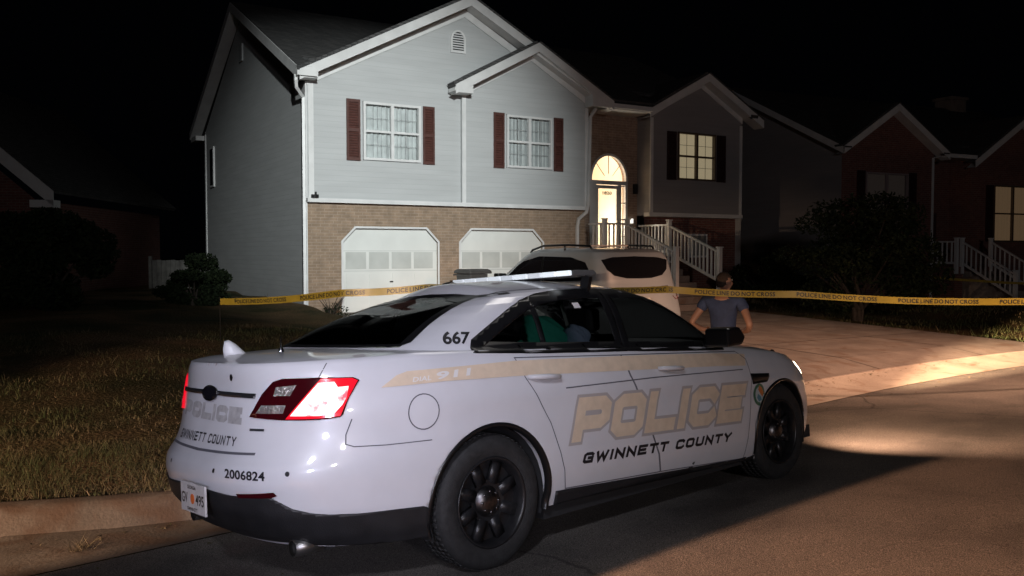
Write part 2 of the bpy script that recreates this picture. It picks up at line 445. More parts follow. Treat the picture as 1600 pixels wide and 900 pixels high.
TINT=glass_mat('tinted_window_glass',(.55,.58,.58),refl=.4)
INTER=mat('dark_interior',(.018,.018,.02),rough=.8)
TAN=mat('tan_reflective_vinyl',(.68,.55,.42),rough=.45,noise=(14,.08))
TANEDGE=mat('grey_vinyl_outline',(.42,.39,.39),rough=.45)
GREYV=mat('silver_grey_vinyl',(.38,.37,.38),rough=.5,noise=(25,.25))
BLACKV=mat('black_vinyl',(.012,.012,.016),rough=.4)
WHITEV=mat('white_vinyl',(.72,.70,.70),rough=.4)
SEAM=mat('panel_seam',(.10,.10,.12),rough=.7)
# ------------------------------------------------------------ the police car
def build_car():
    car=thing('police_car','white police sedan with lit red tail lamps and roof light bar parked at the kerb','police car',CAR_LOC,CAR_ROT)
    bme=body_mesh(); cme,full=gh_mesh()
    bodyV=([v.co.copy() for v in bme.vertices],[tuple(p.vertices) for p in bme.polygons])
    S=Surf([bodyV,full])
    newobj('body',bme,PAINT,car,True); newobj('roof',cme,PAINT,car,True)
    def P(name,faces,view,m,off=.003,cell=.045,parent=car,thick=0,smooth=True):
        o=newobj(name,S.patch(faces,view,off,cell),m,parent,smooth)
        if thick:
            md=o.modifiers.new('thick','SOLIDIFY'); md.thickness=thick; md.offset=-1
        return o
    both=lambda name,faces,m,off=.003,cell=.045,parent=car,thick=0: [P(name,faces,v,m,off,cell,parent,thick) for v in 'RL']
    # lower black cladding : rocker, rear bumper, front bumper
    NX=[.47,.7,1.0,1.4,1.8,2.2,2.45,2.555]
    top=[interp(x,[(.47,.343),(2.6,.222)]) +.0 for x in NX]
    for v in 'RL':
        P('rocker_panel',[[(NX[i],zbot(NX[i])+.002),(NX[i+1],zbot(NX[i+1])+.002),(NX[i+1],max(top[i+1],zbot(NX[i+1])+.03)),(NX[i],top[i])] for i in range(len(NX)-1)],v,BLACKPL,.007,thick=.006)
    # rear bumper cover: side pieces (x,z) then the rear piece (y,z)
    bp=[(-.30,.318),(-.36,.425),(-.6,.437),(-.80,.443)]
    def wrap(nm,m,off):
        a=Vector((.64,-.77)) # basis of BR view
        for v,sg in (('BR',-1),('BL',1)):
            q=[(-.385,.40),(-.45,.428),(-.60,.436),(-.80,.443),(-.922,.455),(-1.0,.470),(-1.065,.495),(-1.10,.525),(-1.14,.555),(-1.2,.557),(-1.242,.556),(-1.275,.572),(-1.283,.577)]
            yy=[-.90,-.905,-.895,-.84,-.769,-.73,-.68,-.644,-.607,-.50,-.40,-.10,0]
            lo=[.262,.262,.265,.275,.285,.292,.300,.305,.31,.31,.31,.31,.31]
            h=[x*.64-y*(-.77)*0+0 for (x,_),y in zip(q,yy)]
            A=Vector((.64,-.77)).normalized()
            s_=[x*A.x+y*A.y for (x,_),y in zip(q,yy)]
            P(nm,[[(s_[i],lo[i]),(s_[i+1],lo[i+1]),(s_[i+1],q[i+1][1]),(s_[i],q[i][1])] for i in range(len(q)-1)],v,m,off,.015,thick=.01)
    wrap('rear_bumper_cover',BLACKPL,.008)
    # wheel arch lips
    for ax in (.0,2.945):
        c=arch_ctr(ax)
        for sg in (-1,1):
            q=MB(); vs=[]; ts=np.linspace(R(-16),R(196),60)
            for t in ts:
                ct,st_=math.cos(t),math.sin(t); r1=c[2]+.016
                h=S.b.ray_cast(Vector((c[0]+(r1+.012)*ct,2*sg,max(c[1]+(r1+.012)*st_,zbot(c[0])+.03))),Vector((0,-sg,0)))
                y=abs(h[0].y) if h[0] else .93
                for r_,yy in ((r1,y+.001),(r1-.004,y+.008),(c[2]-.006,y+.007),(c[2]-.012,y-.03)): vs.append((c[0]+r_*ct,yy*sg,c[1]+r_*st_))
            q.add(vs,[(i*4+k,i*4+4+k,i*4+5+k,i*4+k+1) for i in range(len(ts)-1) for k in range(3)]); q.build('wheel_arch_trim',TRIM,car,True)
    # doors with seams
    DR=[(.215,1.128),(1.118,1.078),(1.15,.95),(1.40,.42),(1.432,.30),(.545,.346),(.53,.46),(.50,.56),(.425,.745),(.33,.90),(.255,1.016)]
    DF=[(1.126,1.078),(2.40,1.012),(2.49,.95),(2.50,.80),(2.46,.5),(2.41,.238),(1.440,.30),(1.408,.42),(1.158,.95)]
    for nm,poly in (('rear_door',DR),('front_door',DF)):
        for v in 'RL':
            d=P('door',[poly],v,PAINT,.0025,.04)
            P('door_seam',strip(poly,.006,True),v,SEAM,.0042,.04,parent=d)
            hx,hz=((.40,1.005) if nm=='rear_door' else (1.565,.957))
            sg=-1 if v=='R' else 1
            hb=MB(); y=.945*sg
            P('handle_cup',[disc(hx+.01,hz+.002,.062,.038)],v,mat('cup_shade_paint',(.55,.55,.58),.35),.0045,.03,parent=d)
            hb.tube([(hx-.125,y+.0*sg,hz+.012),(hx-.10,y+.035*sg,hz+.012),(hx,y+.045*sg,hz+.006),(hx+.09,y+.038*sg,hz-.002),(hx+.115,y,hz-.006)],[.013,.015,.016,.015,.013],8)
            hb.build('handle',PAINT,d,True)
    # panel seams on the quarter panel, boot lid, bumper
    QP=[(-.718,1.085),(-.80,.90),(-.86,.775)]
    for v in 'RL':
        P('panel_seam',strip([(-.40,.757),(-.491,.759),(-.65,.762),(-.80,.77),(-.835,.785),(-.83,.83),(-.80,.905)],.005),v,SEAM,.002,.04)
    both('fuel_door',[disc(-.44,.905,.085,.088)],PAINT,.0025)
    both('fuel_door_seam',strip(disc(-.44,.905,.086,.089),.006,True),SEAM,.0035)
    for v,sg in (('BR',-1),('BL',1)):
        A=Vector((.64,-.77)).normalized()
        c=lambda x,y,z:(x*A.x+y*A.y,z)
        P('boot_seam',strip([c(-.863,-.709,1.18),c(-.905,-.705,1.112)],.005),v,SEAM,.002)
    P('boot_seam',strip([(.52,.752),(.35,.752),(0,.745),(-.35,.752),(-.50,.755)],.012),'B',SEAM,.002)
    # stripe
    ST=[(-.65,1.044),(-.56,1.098),(-.50,1.113),(.19,1.112),(1.32,1.062),(2.10,1.018),(2.503,.985),(2.46,.905),(2.1,.93),(1.262,.975),(.16,1.031),(-.3,1.046)]
    tri=[[(-.65,1.044),(-.3,1.046),(-.3,1.113),(-.50,1.113),(-.56,1.098)],[(-.3,1.046),(.16,1.031),(.19,1.112),(-.3,1.113)],[(.16,1.031),(1.262,.975),(1.32,1.062),(.19,1.112)],[(1.262,.975),(2.1,.93),(2.10,1.018),(1.32,1.062)],[(2.1,.93),(2.46,.905),(2.503,.985),(2.10,1.018)]]
    both('reflective_stripe',tri,TAN,.0048)
    both('pinstripe',strip([(.56,.928),(1.4,.915),(2.41,.882)],.007),SEAM,.0048)
    # lettering on the flank
    q,w=stroke_text('POLICE',.31,.262,.082,.028); q2,_=stroke_text('POLICE',.31,.262,.082,.028,grow=.036)
    for v in 'RL':
        cs=[(.665,.862),(2.432,.780),(.585,.606),(2.338,.520)]
        if v=='L': cs=[(2.425,.780),(.672,.862),(2.338,.520),(.585,.606)]
        P('police_lettering_outline',bil(q2,w,.262,*cs),v,TANEDGE,.0045)
        P('police_lettering',bil(q,w,.262,*cs),v,TAN,.0058)
        q3,w3=stroke_text('GWINNETT COUNTY',.1,.085,.024,.022)
        cs=[(.700,.531),(2.232,.453),(.676,.468),(2.205,.391)]
        if v=='L': cs=[(2.23,.453),(.70,.531),(2.205,.391),(.676,.468)]
        for q_ in ([f for f in q3 if f[0][0]<w3*.56],[f for f in q3 if f[0][0]>=w3*.56]): P('county_lettering',bil(q_,w3,.085,*cs),v,BLACKV,.005)
        f,w4,h4=font_text('911',.035,1.05,1.5); cs=[(-.335,1.096),(-.115,1.100),(-.355,1.057),(-.135,1.060)]
        if v=='L': cs=[cs[1],cs[0],cs[3],cs[2]]
        for lo_,hi_ in ((-1,.40),(.40,.70),(.70,2)):
            g_=[q_ for q_ in f if lo_<=sum(p_[0] for p_ in q_)/len(q_)/w4<hi_]
            if g_: P('emergency_number',bil(g_,w4,h4,*cs),v,WHITEV,.006)
        f,w4,h4=font_text('DIAL',.02,1.05,1.3); cs=[(-.475,1.080),(-.370,1.082),(-.485,1.057),(-.380,1.058)]
        if v=='L': cs=[cs[1],cs[0],cs[3],cs[2]]
        P('emergency_number',bil(f,w4,h4,*cs),v,WHITEV,.006)
        f,w4,h4=font_text('667',.03,1.0); cs=[(-.135,1.296),(.018,1.286),(-.185,1.226),(-.030,1.221)]
        if v=='L': cs=[cs[1],cs[0],cs[3],cs[2]]
        P('unit_number',bil(f,w4,h4,*cs),v,BLACKV,.004,.02)
        # round county emblem and black fender vent
        em=P('emblem',[disc(2.60,.682,.078,.082)],v,mat('emblem_green',(.06,.16,.10),.4),.004)
        P('emblem_field',[disc(2.60,.682,.052,.058)],v,mat('emblem_white',(.45,.50,.52),.4),.005,parent=em)
        P('emblem_sun',[[(2.60,.75),(2.635,.73),(2.66,.69),(2.64,.66),(2.61,.69),(2.585,.72)]],v,mat('emblem_orange',(.55,.18,.05),.4),.006,parent=em)
        P('emblem_leaf',[[(2.565,.66),(2.59,.63),(2.63,.64),(2.62,.665),(2.58,.69)]],v,mat('emblem_blue',(.08,.22,.3),.4),.006,parent=em)
        P('fender_vent',[[(2.50,.845),(2.76,.825),(2.755,.80),(2.715,.765),(2.52,.765)]],v,TRIM,.005,thick=.004)
    # windows
    for v in 'RL':
        for poly in (DLO_R,DLO_F):
            g=P('side_window',[poly],v,TINT,.001,.03)
            P('window_seal',ring2(poly,.042),v,TRIM,.004,.03,parent=g,thick=.0022)
        P('belt_seal',strip([(-.02,1.188),(.5,1.158),(1.2,1.114),(1.8,1.08),(2.27,1.052)],.030),v,TRIM,.006,.03)
        P('window_pillar',[[(.50,1.158),(.54,1.156),(.59,1.44),(.545,1.432)]],v,TRIM,.004,.03,thick=.006)
        P('window_pillar',[[(1.19,1.116),(1.265,1.112),(1.325,1.492),(1.245,1.494)]],v,TRIM,.003,.03,thick=.006)
        P('roof_ditch',strip([(.30,1.484),(.5,1.5)],.01),v,TRIM,.002,.03)
    g=P('rear_window',[RG],'B',TINT,.001,.03); P('window_seal',strip([(-.655,1.236),(-.475,1.472),(-.25,1.492),(0,1.50),(.25,1.492),(.475,1.472),(.655,1.236)],.035),'B',TRIM,.003,.03,parent=g); P('window_seal',strip([(-.64,1.236),(.64,1.236)],.012),'B',TRIM,.003,.02,parent=g)
    g=P('windscreen',[WS],'F',TINT,.001,.03); P('window_seal',ring2(WS,.03),'F',TRIM,.003,.03,parent=g)
    for sg in (-1,1):
        P('roof_seam',strip([(.32,.485*sg),(.5,.535*sg),(.8,.553*sg),(1.3,.556*sg),(1.75,.54*sg)],.012),'T',TRIM,.0015,.05)
    # tail lamps (rear corner view)
    A=Vector((.64,-.77)).normalized()
    c=lambda x,y,z:(x*A.x+y*A.y,z)
    TL=[c(-1.13,-.416,.927),c(-1.09,-.48,1.04),c(-1.055,-.53,1.100),c(-1.02,-.57,1.114),c(-.913,-.703,1.112),c(-.77,-.795,1.104),c(-.745,-.813,1.088),c(-.80,-.80,1.0),c(-.835,-.80,.93),c(-.85,-.795,.918),c(-.93,-.74,.911),c(-1.054,-.602,.914)]
    RED=mat('red_lamp_lens',(.30,.004,.01),rough=.12,coat=1,emis=(1,.01,.03),estr=.75)
    DRED=mat('dark_red_lens',(.03,.002,.004),rough=.12,coat=1,emis=(1,.01,.03),estr=.008)
    HOT=mat('lit_lamp',(.6,.1,.1),rough=.3,emis=(1,.5,.5),estr=1.6)
    nt=HOT.node_tree; b=nt.nodes['Principled BSDF']; tc=nt.nodes.new('ShaderNodeTexCoord'); n=nt.nodes.new('ShaderNodeTexNoise'); n.inputs['Scale'].default_value=13; n.inputs['Detail'].default_value=3
    r=nt.nodes.new('ShaderNodeValToRGB'); r.color_ramp.elements[0].position=.33; r.color_ramp.elements[0].color=(.70,.015,.05,1); r.color_ramp.elements[1].position=.44; r.color_ramp.elements[1].color=(1,.72,.72,1)
    nt.links.new(tc.outputs['Object'],n.inputs['Vector']); nt.links.new(n.outputs['Fac'],r.inputs[0]); nt.links.new(r.outputs[0],b.inputs['Emission Color'])
    for v in ('BR','BL'):
        t=P('tail_lamp',[TL],v,DRED if v=='BR' else RED,.012,.025,thick=.014)
        sa,sb=c(-.905,-.72,1.106),c(-1.045,-.62,.918)
        P('lamp_lens',[[sa,c(-.775,-.795,1.100),c(-.755,-.812,1.086),c(-.805,-.80,1.0),c(-.848,-.795,.924),c(-.93,-.74,.917),sb]],v,RED,.0145,.025,parent=t)
        hot=P('lamp_bulb',[[c(-.915,-.715,1.085),c(-.85,-.757,1.086),c(-.835,-.765,1.06),c(-.79,-.79,1.062),c(-.80,-.79,1.01),c(-.83,-.79,.975),c(-.87,-.78,.938),c(-.93,-.74,.93),c(-1.025,-.635,.933)]],v,HOT,.0165,.02,parent=t)
        refl=mat('clear_reflector',(.35,.32,.31),rough=.15,metal=.6,bump=(60,.8))
        P('reflector',[[c(-1.045,-.545,1.072),c(-.975,-.63,1.08),c(-1.0,-.61,1.03),c(-1.055,-.54,1.03)]],v,refl,.0145,.02,parent=t)
        P('reflector',[[c(-1.09,-.48,.985),c(-1.02,-.60,.985),c(-1.04,-.60,.945),c(-1.11,-.455,.945)]],v,refl,.0145,.02,parent=t)
    # boot lid details
    P('chrome_strip',strip([(.46,1.035),(.2,1.036),(.0,1.036),(-.2,1.034),(-.43,1.030)],.024),'B',mat('dark_chrome',(.10,.10,.11),.25,metal=.8),.010,.03,thick=.008)
    ov=P('oval_badge',[disc(0,1.032,.088,.040)],'B',mat('dark_oval_badge',(.010,.010,.014),.2,coat=1),.016,.02,thick=.008)
    P('oval_badge_rim',strip(disc(0,1.032,.086,.038),.007,True),'B',CHROME,.0175,.02,parent=ov)
    q,w=stroke_text('POLICE',.125,.08,.032,.012)
    P('rear_police_lettering',bil(q,w,.08,(.36,.985),(-.345,.972),(.365,.900),(-.355,.888)) ,'B',GREYV,.003)
    q,w=stroke_text('GWINNETT COUNTY',.040,.046,.0085,.0125)
    for q_ in ([f for f in q if f[0][0]<w*.56],[f for f in q if f[0][0]>=w*.56]): P('rear_county_lettering',bil(q_,w,.046,(.34,.826),(-.335,.828),(.345,.778),(-.345,.784)),'B',BLACKV,.003)
    f,w,h=font_text('2006824',.03,1.04)
    P('rear_unit_number',bil(f,w,h,c(-1.249,-.361,.686),c(-1.154,-.593,.679),c(-1.255,-.371,.642),c(-1.158,-.597,.635)),'BR',BLACKV,.004,.02)
    P('model_badge',[[(-.425,.873),(-.515,.873),(-.515,.861),(-.425,.861)]],'B',mat('badge_grey',(.12,.12,.14),.3,metal=.7),.005)
    P('model_badge',[[(.515,.93),(.44,.93),(.44,.915),(.515,.915)]],'B',TRIM,.005)
    P('lock_button',[disc(-.215,1.119,.014,.018)],'B',TRIM,.004)
    for y,z in ((-.27,.668),(.27,.668)): P('parking_sensor',[disc(y,z,.009,.011)],'B',TRIM,.004)
    P('parking_sensor',[disc(*c(-1.083,-.68,.666),.011,.012)],'BR',TRIM,.004)
    for v in ('BR','BL'):
        P('bumper_reflector',[[c(-1.225,-.44,.572),c(-1.13,-.63,.583),c(-1.115,-.64,.566),c(-1.14,-.62,.556),c(-1.222,-.45,.553)]],v,DRED,.011,.03)
    # number plate with orange peach
    pl=MB(); pl.box(-1.318,-1.306,-.265,.035,.445,.595); p=pl.build('number_plate',mat('plate_white',(.62,.60,.60),.4,noise=(30,.1)),car,bevel=.003)
    PM=Matrix(((0,0,-1,-1.3195),(-1,0,0,.02),(0,1,0,.490),(0,0,0,1)))
    flat_text('plate_number','GV',BLACKV,p,PM,.055,.075)
    flat_text('plate_number','495',BLACKV,p,PM@Matrix.Translation((.175,0,0)),.055,.10)
    flat_text('plate_text','GEORGIA',BLACKV,p,PM@Matrix.Translation((.075,.075,0)),.018)
    flat_text('plate_text','GWINNETT',BLACKV,p,PM@Matrix.Translation((.065,-.035,0)),.018)
    k=MB(); k.prism(disc(-.115,.517,.022,.026),'x',-1.3205,-1.3185); k.build('plate_peach',mat('peach_orange',(.75,.16,.03),.5),p)
    # exhaust tips
    for y in (-.60,.60):
        e=MB(); e.lathe([(.038,0),(.042,.0),(.042,.16),(.038,.16),(.036,.02)],(-1.03,y,.285),'x',18); e.build('exhaust_tip',mat('worn_steel',(.25,.24,.23),.35,metal=.9),car,True)
    # under body and wheel wells
    u=MB(); u.box(-.90,-.45,-.55,.55,.32,.40); u.box(.45,2.5,-.84,.84,.17,.24); u.box(3.36,3.75,-.70,.70,.20,.30); u.box(-.9,3.6,-.60,.60,.24,.55); u.build('underbody',INTER,car)
    for ax in (0,2.945):
        for sg in (-1,1):
            cx,cz,cr=arch_ctr(ax); w=MB(); n=20; vs=[];fs=[]
            for yy in (.93,.55):
                for k in range(n+1):
                    t=R(-20+220*k/n); vs.append((cx+(cr-.008)*math.cos(t),(yy-(.04 if yy>.9 else 0))*sg,cz+(cr-.008)*math.sin(t)))
            for k in range(n): fs.append((k,k+1,n+2+k,n+1+k))
            w.add(vs,fs); w.add([(v[0],.55*sg,v[2]) for v in vs[n+1:]],[tuple(range(n+1))]); w.build('wheel_well',INTER,car)
    # wheels
    def wheel(x,sg):
        y=.80*sg
        # each wheel is tyre > rim
        t=MB(); pr=[(.235,.105),(.262,.118),(.30,.124),(.335,.118),(.354,.100),(.3635,.07),(.3635,-.07),(.354,-.10),(.335,-.118),(.30,-.124),(.262,-.118),(.235,-.105)]
        t.lathe([(r,a*sg) for r,a in pr],(x,y,.3635),'y',56)
        for k in range(64):
            a=2*math.pi*k/64
            for yy in (-.066,-.022,.022,.066):
                cx,cz=x+.3645*math.cos(a),.3635+.3645*math.sin(a); d=Vector((math.cos(a),0,math.sin(a))); e=Vector((-math.sin(a),0,math.cos(a)))
                p0=Vector((cx,y+yy,cz)); t.obox(p0-e*.011,p0+e*.011,.034,.004,up=d)
        w=t.build('wheel',RUBBER,car,True)
        r=MB(); o=y+.0*sg
        r.lathe([(.240,.112*sg),(.246,.118*sg),(.238,.122*sg),(.226,.110*sg),(.216,.06*sg),(.210,-.10*sg)],(x,o,.3635),'y',48)
        r.lathe([(.0,.055*sg),(.07,.06*sg),(.105,.075*sg),(.118,.078*sg)],(x,o,.3635),'y',32)
        r.lathe([(.215,.045*sg),(.0,.030*sg)],(x,o,.3635),'y',32)
        for k in range(8):
            a=2*math.pi*(k+.5)/8; d=Vector((math.cos(a),0,math.sin(a))); ctr=Vector((x,o,.3635)); 
            r.obox(ctr+d*.10+Vector((0,.066*sg,0)),ctr+d*.222+Vector((0,.062*sg,0)),.062,.03,up=(0,sg,0))
        r.build('rim',STEEL,w,True)
        h=MB(); h.lathe([(.0,.108*sg),(.035,.106*sg),(.06,.098*sg),(.075,.085*sg),(.084,.070*sg)],(x,o,.3635),'y',28)
        for k in range(8):
            a=2*math.pi*k/8; h.lathe([(.0,.104*sg),(.008,.102*sg),(.010,.085*sg)],(x+.057*math.cos(a),o,.3635+.057*math.sin(a)),'y',8)
        h.build('hub_cap',DULLCHROME,w,True)
    for x in (0,2.93):
        for sg in (-1,1): wheel(x,sg)
    # mirrors
    for sg in (-1,1):
        m=MB(); y0=.86*sg
        m.obox((2.08,y0,1.09),(2.06,.99*sg,1.10),.05,.05)
        m.prism([(1.98,1.07),(2.16,1.08),(2.20,1.13),(2.13,1.205),(1.99,1.20)],'y',.93*sg,1.13*sg)
        m.build('wing_mirror',TRIM,car,bevel=.018)
    # head lamps
    for v,yy in (('R',-1),('L',1)):
        hl=P('head_lamp',[[(3.34,.850),(3.48,.868),(3.60,.858),(3.71,.80),(3.76,.70),(3.67,.665),(3.56,.72),(3.42,.79)]],v,mat('lit_head_lamp',(.7,.65,.6),.15,emis=(1,.84,.64),estr=3.2),.006,.03)
    P('front_bumper_grille',[[(-.55,.35),(.55,.35),(.5,.52),(-.5,.52)]],'F',TRIM,.006)
    P('front_grille',[[(-.5,.60),(.5,.60),(.42,.72),(-.42,.72)]],'F',TRIM,.006)
    pb=MB(); 
    for y in (-.28,.28): pb.tube([(3.93,y,.35),(3.97,y,.60),(3.95,y,.86),(3.90,y,.90)],.03,8)
    pb.tube([(3.965,-.28,.62),(3.965,.28,.62)],.03,8); pb.tube([(3.94,-.28,.85),(3.94,.28,.85)],.025,8); pb.build('push_bumper',TRIM,car,True)
    # light bar
    lb=MB(); lb.prism([(1.02,1.612),(1.05,1.636),(1.24,1.636),(1.27,1.612),(1.24,1.594),(1.05,1.594)],'y',-.61,.61); L=lb.build('light_bar',mat('light_bar_grey',(.10,.10,.10),.35),car,bevel=.01)
    for k in range(9):
        y=-.545+k*.136; s=MB(); s.box(1.003,1.03,y-.062,y+.062,1.600,1.634)
        s.build('light_module',mat('clear_light_lens',(.75,.76,.78),.2,emis=(.85,.95,1),estr=[.75,.6,.32,.5,.25,.4,.3,.35,.3][k]),L,bevel=.006)
    for sg in (-1,1):
        s=MB(); s.obox((1.17,.61*sg,1.60),(1.17,.585*sg,1.515),.07,.03,up=(1,0,0)); s.obox((1.17,.60*sg,1.53),(1.17,.575*sg,1.44),.05,.015,up=(1,0,0)); s.build('light_bar_foot',TRIM,L)
    # antennas
    a=MB(); vs=[]; 
    for sgn,zz,xr_,wd in ((0,0,0,0),):
        pr=[(-.945,1.208),(-.80,1.208),(-.83,1.235),(-.875,1.278),(-.915,1.302),(-.94,1.295),(-.95,1.25)]
    n=len(pr)
    for y,s in ((.235,.55),(.262,.9),(.28,1),(.298,.9),(.325,.55)):
        for x,z in pr: vs.append((lerp(-.885,x,s),y,lerp(1.208,z,s if z>1.21 else 1)))
    fs=[(k*n+i,k*n+(i+1)%n,(k+1)*n+(i+1)%n,(k+1)*n+i) for k in range(4) for i in range(n)]+[tuple(range(n)),tuple(range(4*n,5*n))]
    a.add(vs,fs); a.build('antenna_fin',mat('white_plastic',(.75,.75,.77),.35),car,True)
    a=MB(); a.lathe([(.016,0),(.014,.03),(.006,.04),(.004,.10),(0,.101)],(-.755,-.04,1.212),'z',10); a.build('stub_antenna',CHROME,car,True)
    a=MB(); a.lathe([(.055,0),(.05,.018),(.02,.028),(0,.03)],(.62,.16,1.575),'z',16); a.build('roof_puck_antenna',TRIM,car,True)
    # interior
    i=MB(); i.box(-.1,2.5,-.80,.80,.45,.50); i.box(-.55,.05,-.75,.75,1.10,1.17); i.build('cabin_floor',INTER,car)
    def seat(x,y,w,nm):
        s=MB(); s.box(x-.05,x+.48,y-w,y+w,.50,.68); s.prism([(x-.10,.66),(x+.08,.66),(x-.10,1.20),(x-.22,1.20)],'y',y-w,y+w); s.build(nm,mat('seat_fabric',(.03,.03,.033),.9,noise=(40,.3)),car,bevel=.04)
        if nm=='front_seat':
            h=MB(); h.box(x-.27,x-.15,y-.13,y+.13,1.22,1.38); h.build('headrest',INTER,car,bevel=.03)
    seat(1.55,-.38,.25,'front_seat'); seat(1.55,.38,.25,'front_seat'); seat(.45,0,.68,'rear_seat')
    d=MB(); d.box(2.25,2.6,-.75,.75,.85,1.03); d.tube([(2.2+.07*math.cos(t)*0+.06*math.sin(t),.38+.17*math.cos(t),1.02+.16*math.sin(t)) for t in np.linspace(0,2*math.pi,20)],.013,6); d.build('dashboard',INTER,car)
    pm=MB(); pm.obox((1.12,-.66,.65),(1.02,-.50,1.44),.02,.02); pm.obox((1.12,.66,.65),(1.02,.50,1.44),.02,.02); pm.obox((1.02,-.5,1.44),(1.02,.5,1.44),.02,.02); pm.obox((1.1,-.65,1.0),(1.1,.65,1.0),.015,.015); pm.build('partition_frame',mat('grey_metal_bar',(.25,.27,.26),.5,metal=.4),car)
    # sticker on the rear door glass
    P('window_sticker',[[(.925,1.385),(.985,1.385),(.985,1.42),(.925,1.42)]],'R',WHITEV,.0055,.03)
    return car,S
# ------------------------------------------------------------ terrain functions
CA=R(42.43)
def ll(x,y):
    dx,dy=x-CAR_LOC[0],y-CAR_LOC[1]; return dx*math.cos(CA)+dy*math.sin(CA), -dx*math.sin(CA)+dy*math.cos(CA)
def xy(lon,lat): return CAR_LOC[0]+lon*math.cos(CA)-lat*math.sin(CA), CAR_LOC[1]+lon*math.sin(CA)+lat*math.cos(CA)
def zs(lon,lat):
    z=-.0767*max(lat,-1.1) if lat>-1.1 else .0844+.0767*(-1.1-lat)-.014*(-1.1-lat)**2
    if lat<-3.8: z=.0844+.0767*2.7-.014*2.7**2-.03*(-3.8-lat)
    return z-.0068*min(max(lon,-20),30)
def edge(lon): return 1.1-.02*max(0,min(lon,16)-8.5)**2-.3*max(0,lon-16)
def gw(lon): return .50+.5*min(1.0,max(0,-.7-lon))+.35*ss(4.5,6.5,lon)
def foot(lon): return edge(lon)+gw(lon)
def zfoot(lon): return zs(lon,edge(lon))-.025+.10*ss(4.5,6.5,lon)
def kh(lon): return .17*(1-ss(4.2,5.6,lon))+.0+.17*ss(19.5,20.5,lon)
def kback(lon): return foot(lon)+.30
def zk(lon): return zfoot(lon)+kh(lon)
HX,HY=-4.8895,21.0; TH=R(30.5)
def hl(x,y):
    dx,dy=x-HX,y-HY; return dx*math.cos(TH)+dy*math.sin(TH), -dx*math.sin(TH)+dy*math.cos(TH)
def hw(u,v): return HX+u*math.cos(TH)-v*math.sin(TH), HY+u*math.sin(TH)+v*math.cos(TH)
def zdrive(x,y):
    u,v=hl(x,y); lon,lat=ll(x,y); t=lat-foot(lon)
    return min(.30+.024*min(v,0), zfoot(lon)+.012+.14*max(t,0))
def zlawn(x,y):
    lon,lat=ll(x,y); t=max(0,lat-kback(lon)); u,v=hl(x,y)
    z=zk(lon)+.02
    z+=.62*ss(0,13,t)*(1-ss(5,11,x)) - .5*ss(9,17,x)*ss(2,14,t)
    z+=.02*math.sin(x*1.3+y*.7)*ss(0,1,t)+.015*math.sin(x*2.9-y*2.1)*ss(0,1,t)
    if v<.5:
        # stay just under the driveway slab
        inside=min(u-.3,10.8-u)
        if inside>-.6: z=lerp(z,zdrive(x,y)-.02,ss(-.6,-.05,inside)); 
        if inside>0: z-=.16*ss(0,.15,inside)
    elif u>-.1 and u<14.3 and v<12: z-=.5*ss(.5,1,v)
    return z
def grid_mesh(name,us,vs,fn):
    V=[fn(u,v) for v in vs for u in us]; n=len(us)
    F=[(j*n+i,j*n+i+1,(j+1)*n+i+1,(j+1)*n+i) for j in range(len(vs)-1) for i in range(n-1)]
    me=bpy.data.meshes.new(name); me.from_pydata(V,[],F); return me
def nonuni(a,b,c,d0,d1):
    """coordinates from a to b, fine step d0 around c growing outward"""
    out=[c];x=c;d=d0
    while x<b: x+=d; d=min(d*1.12,d1); out.append(min(x,b))
    x=c;d=d0
    while x>a: x-=d; d=min(d*1.12,d1); out.insert(0,max(x,a))
    return out

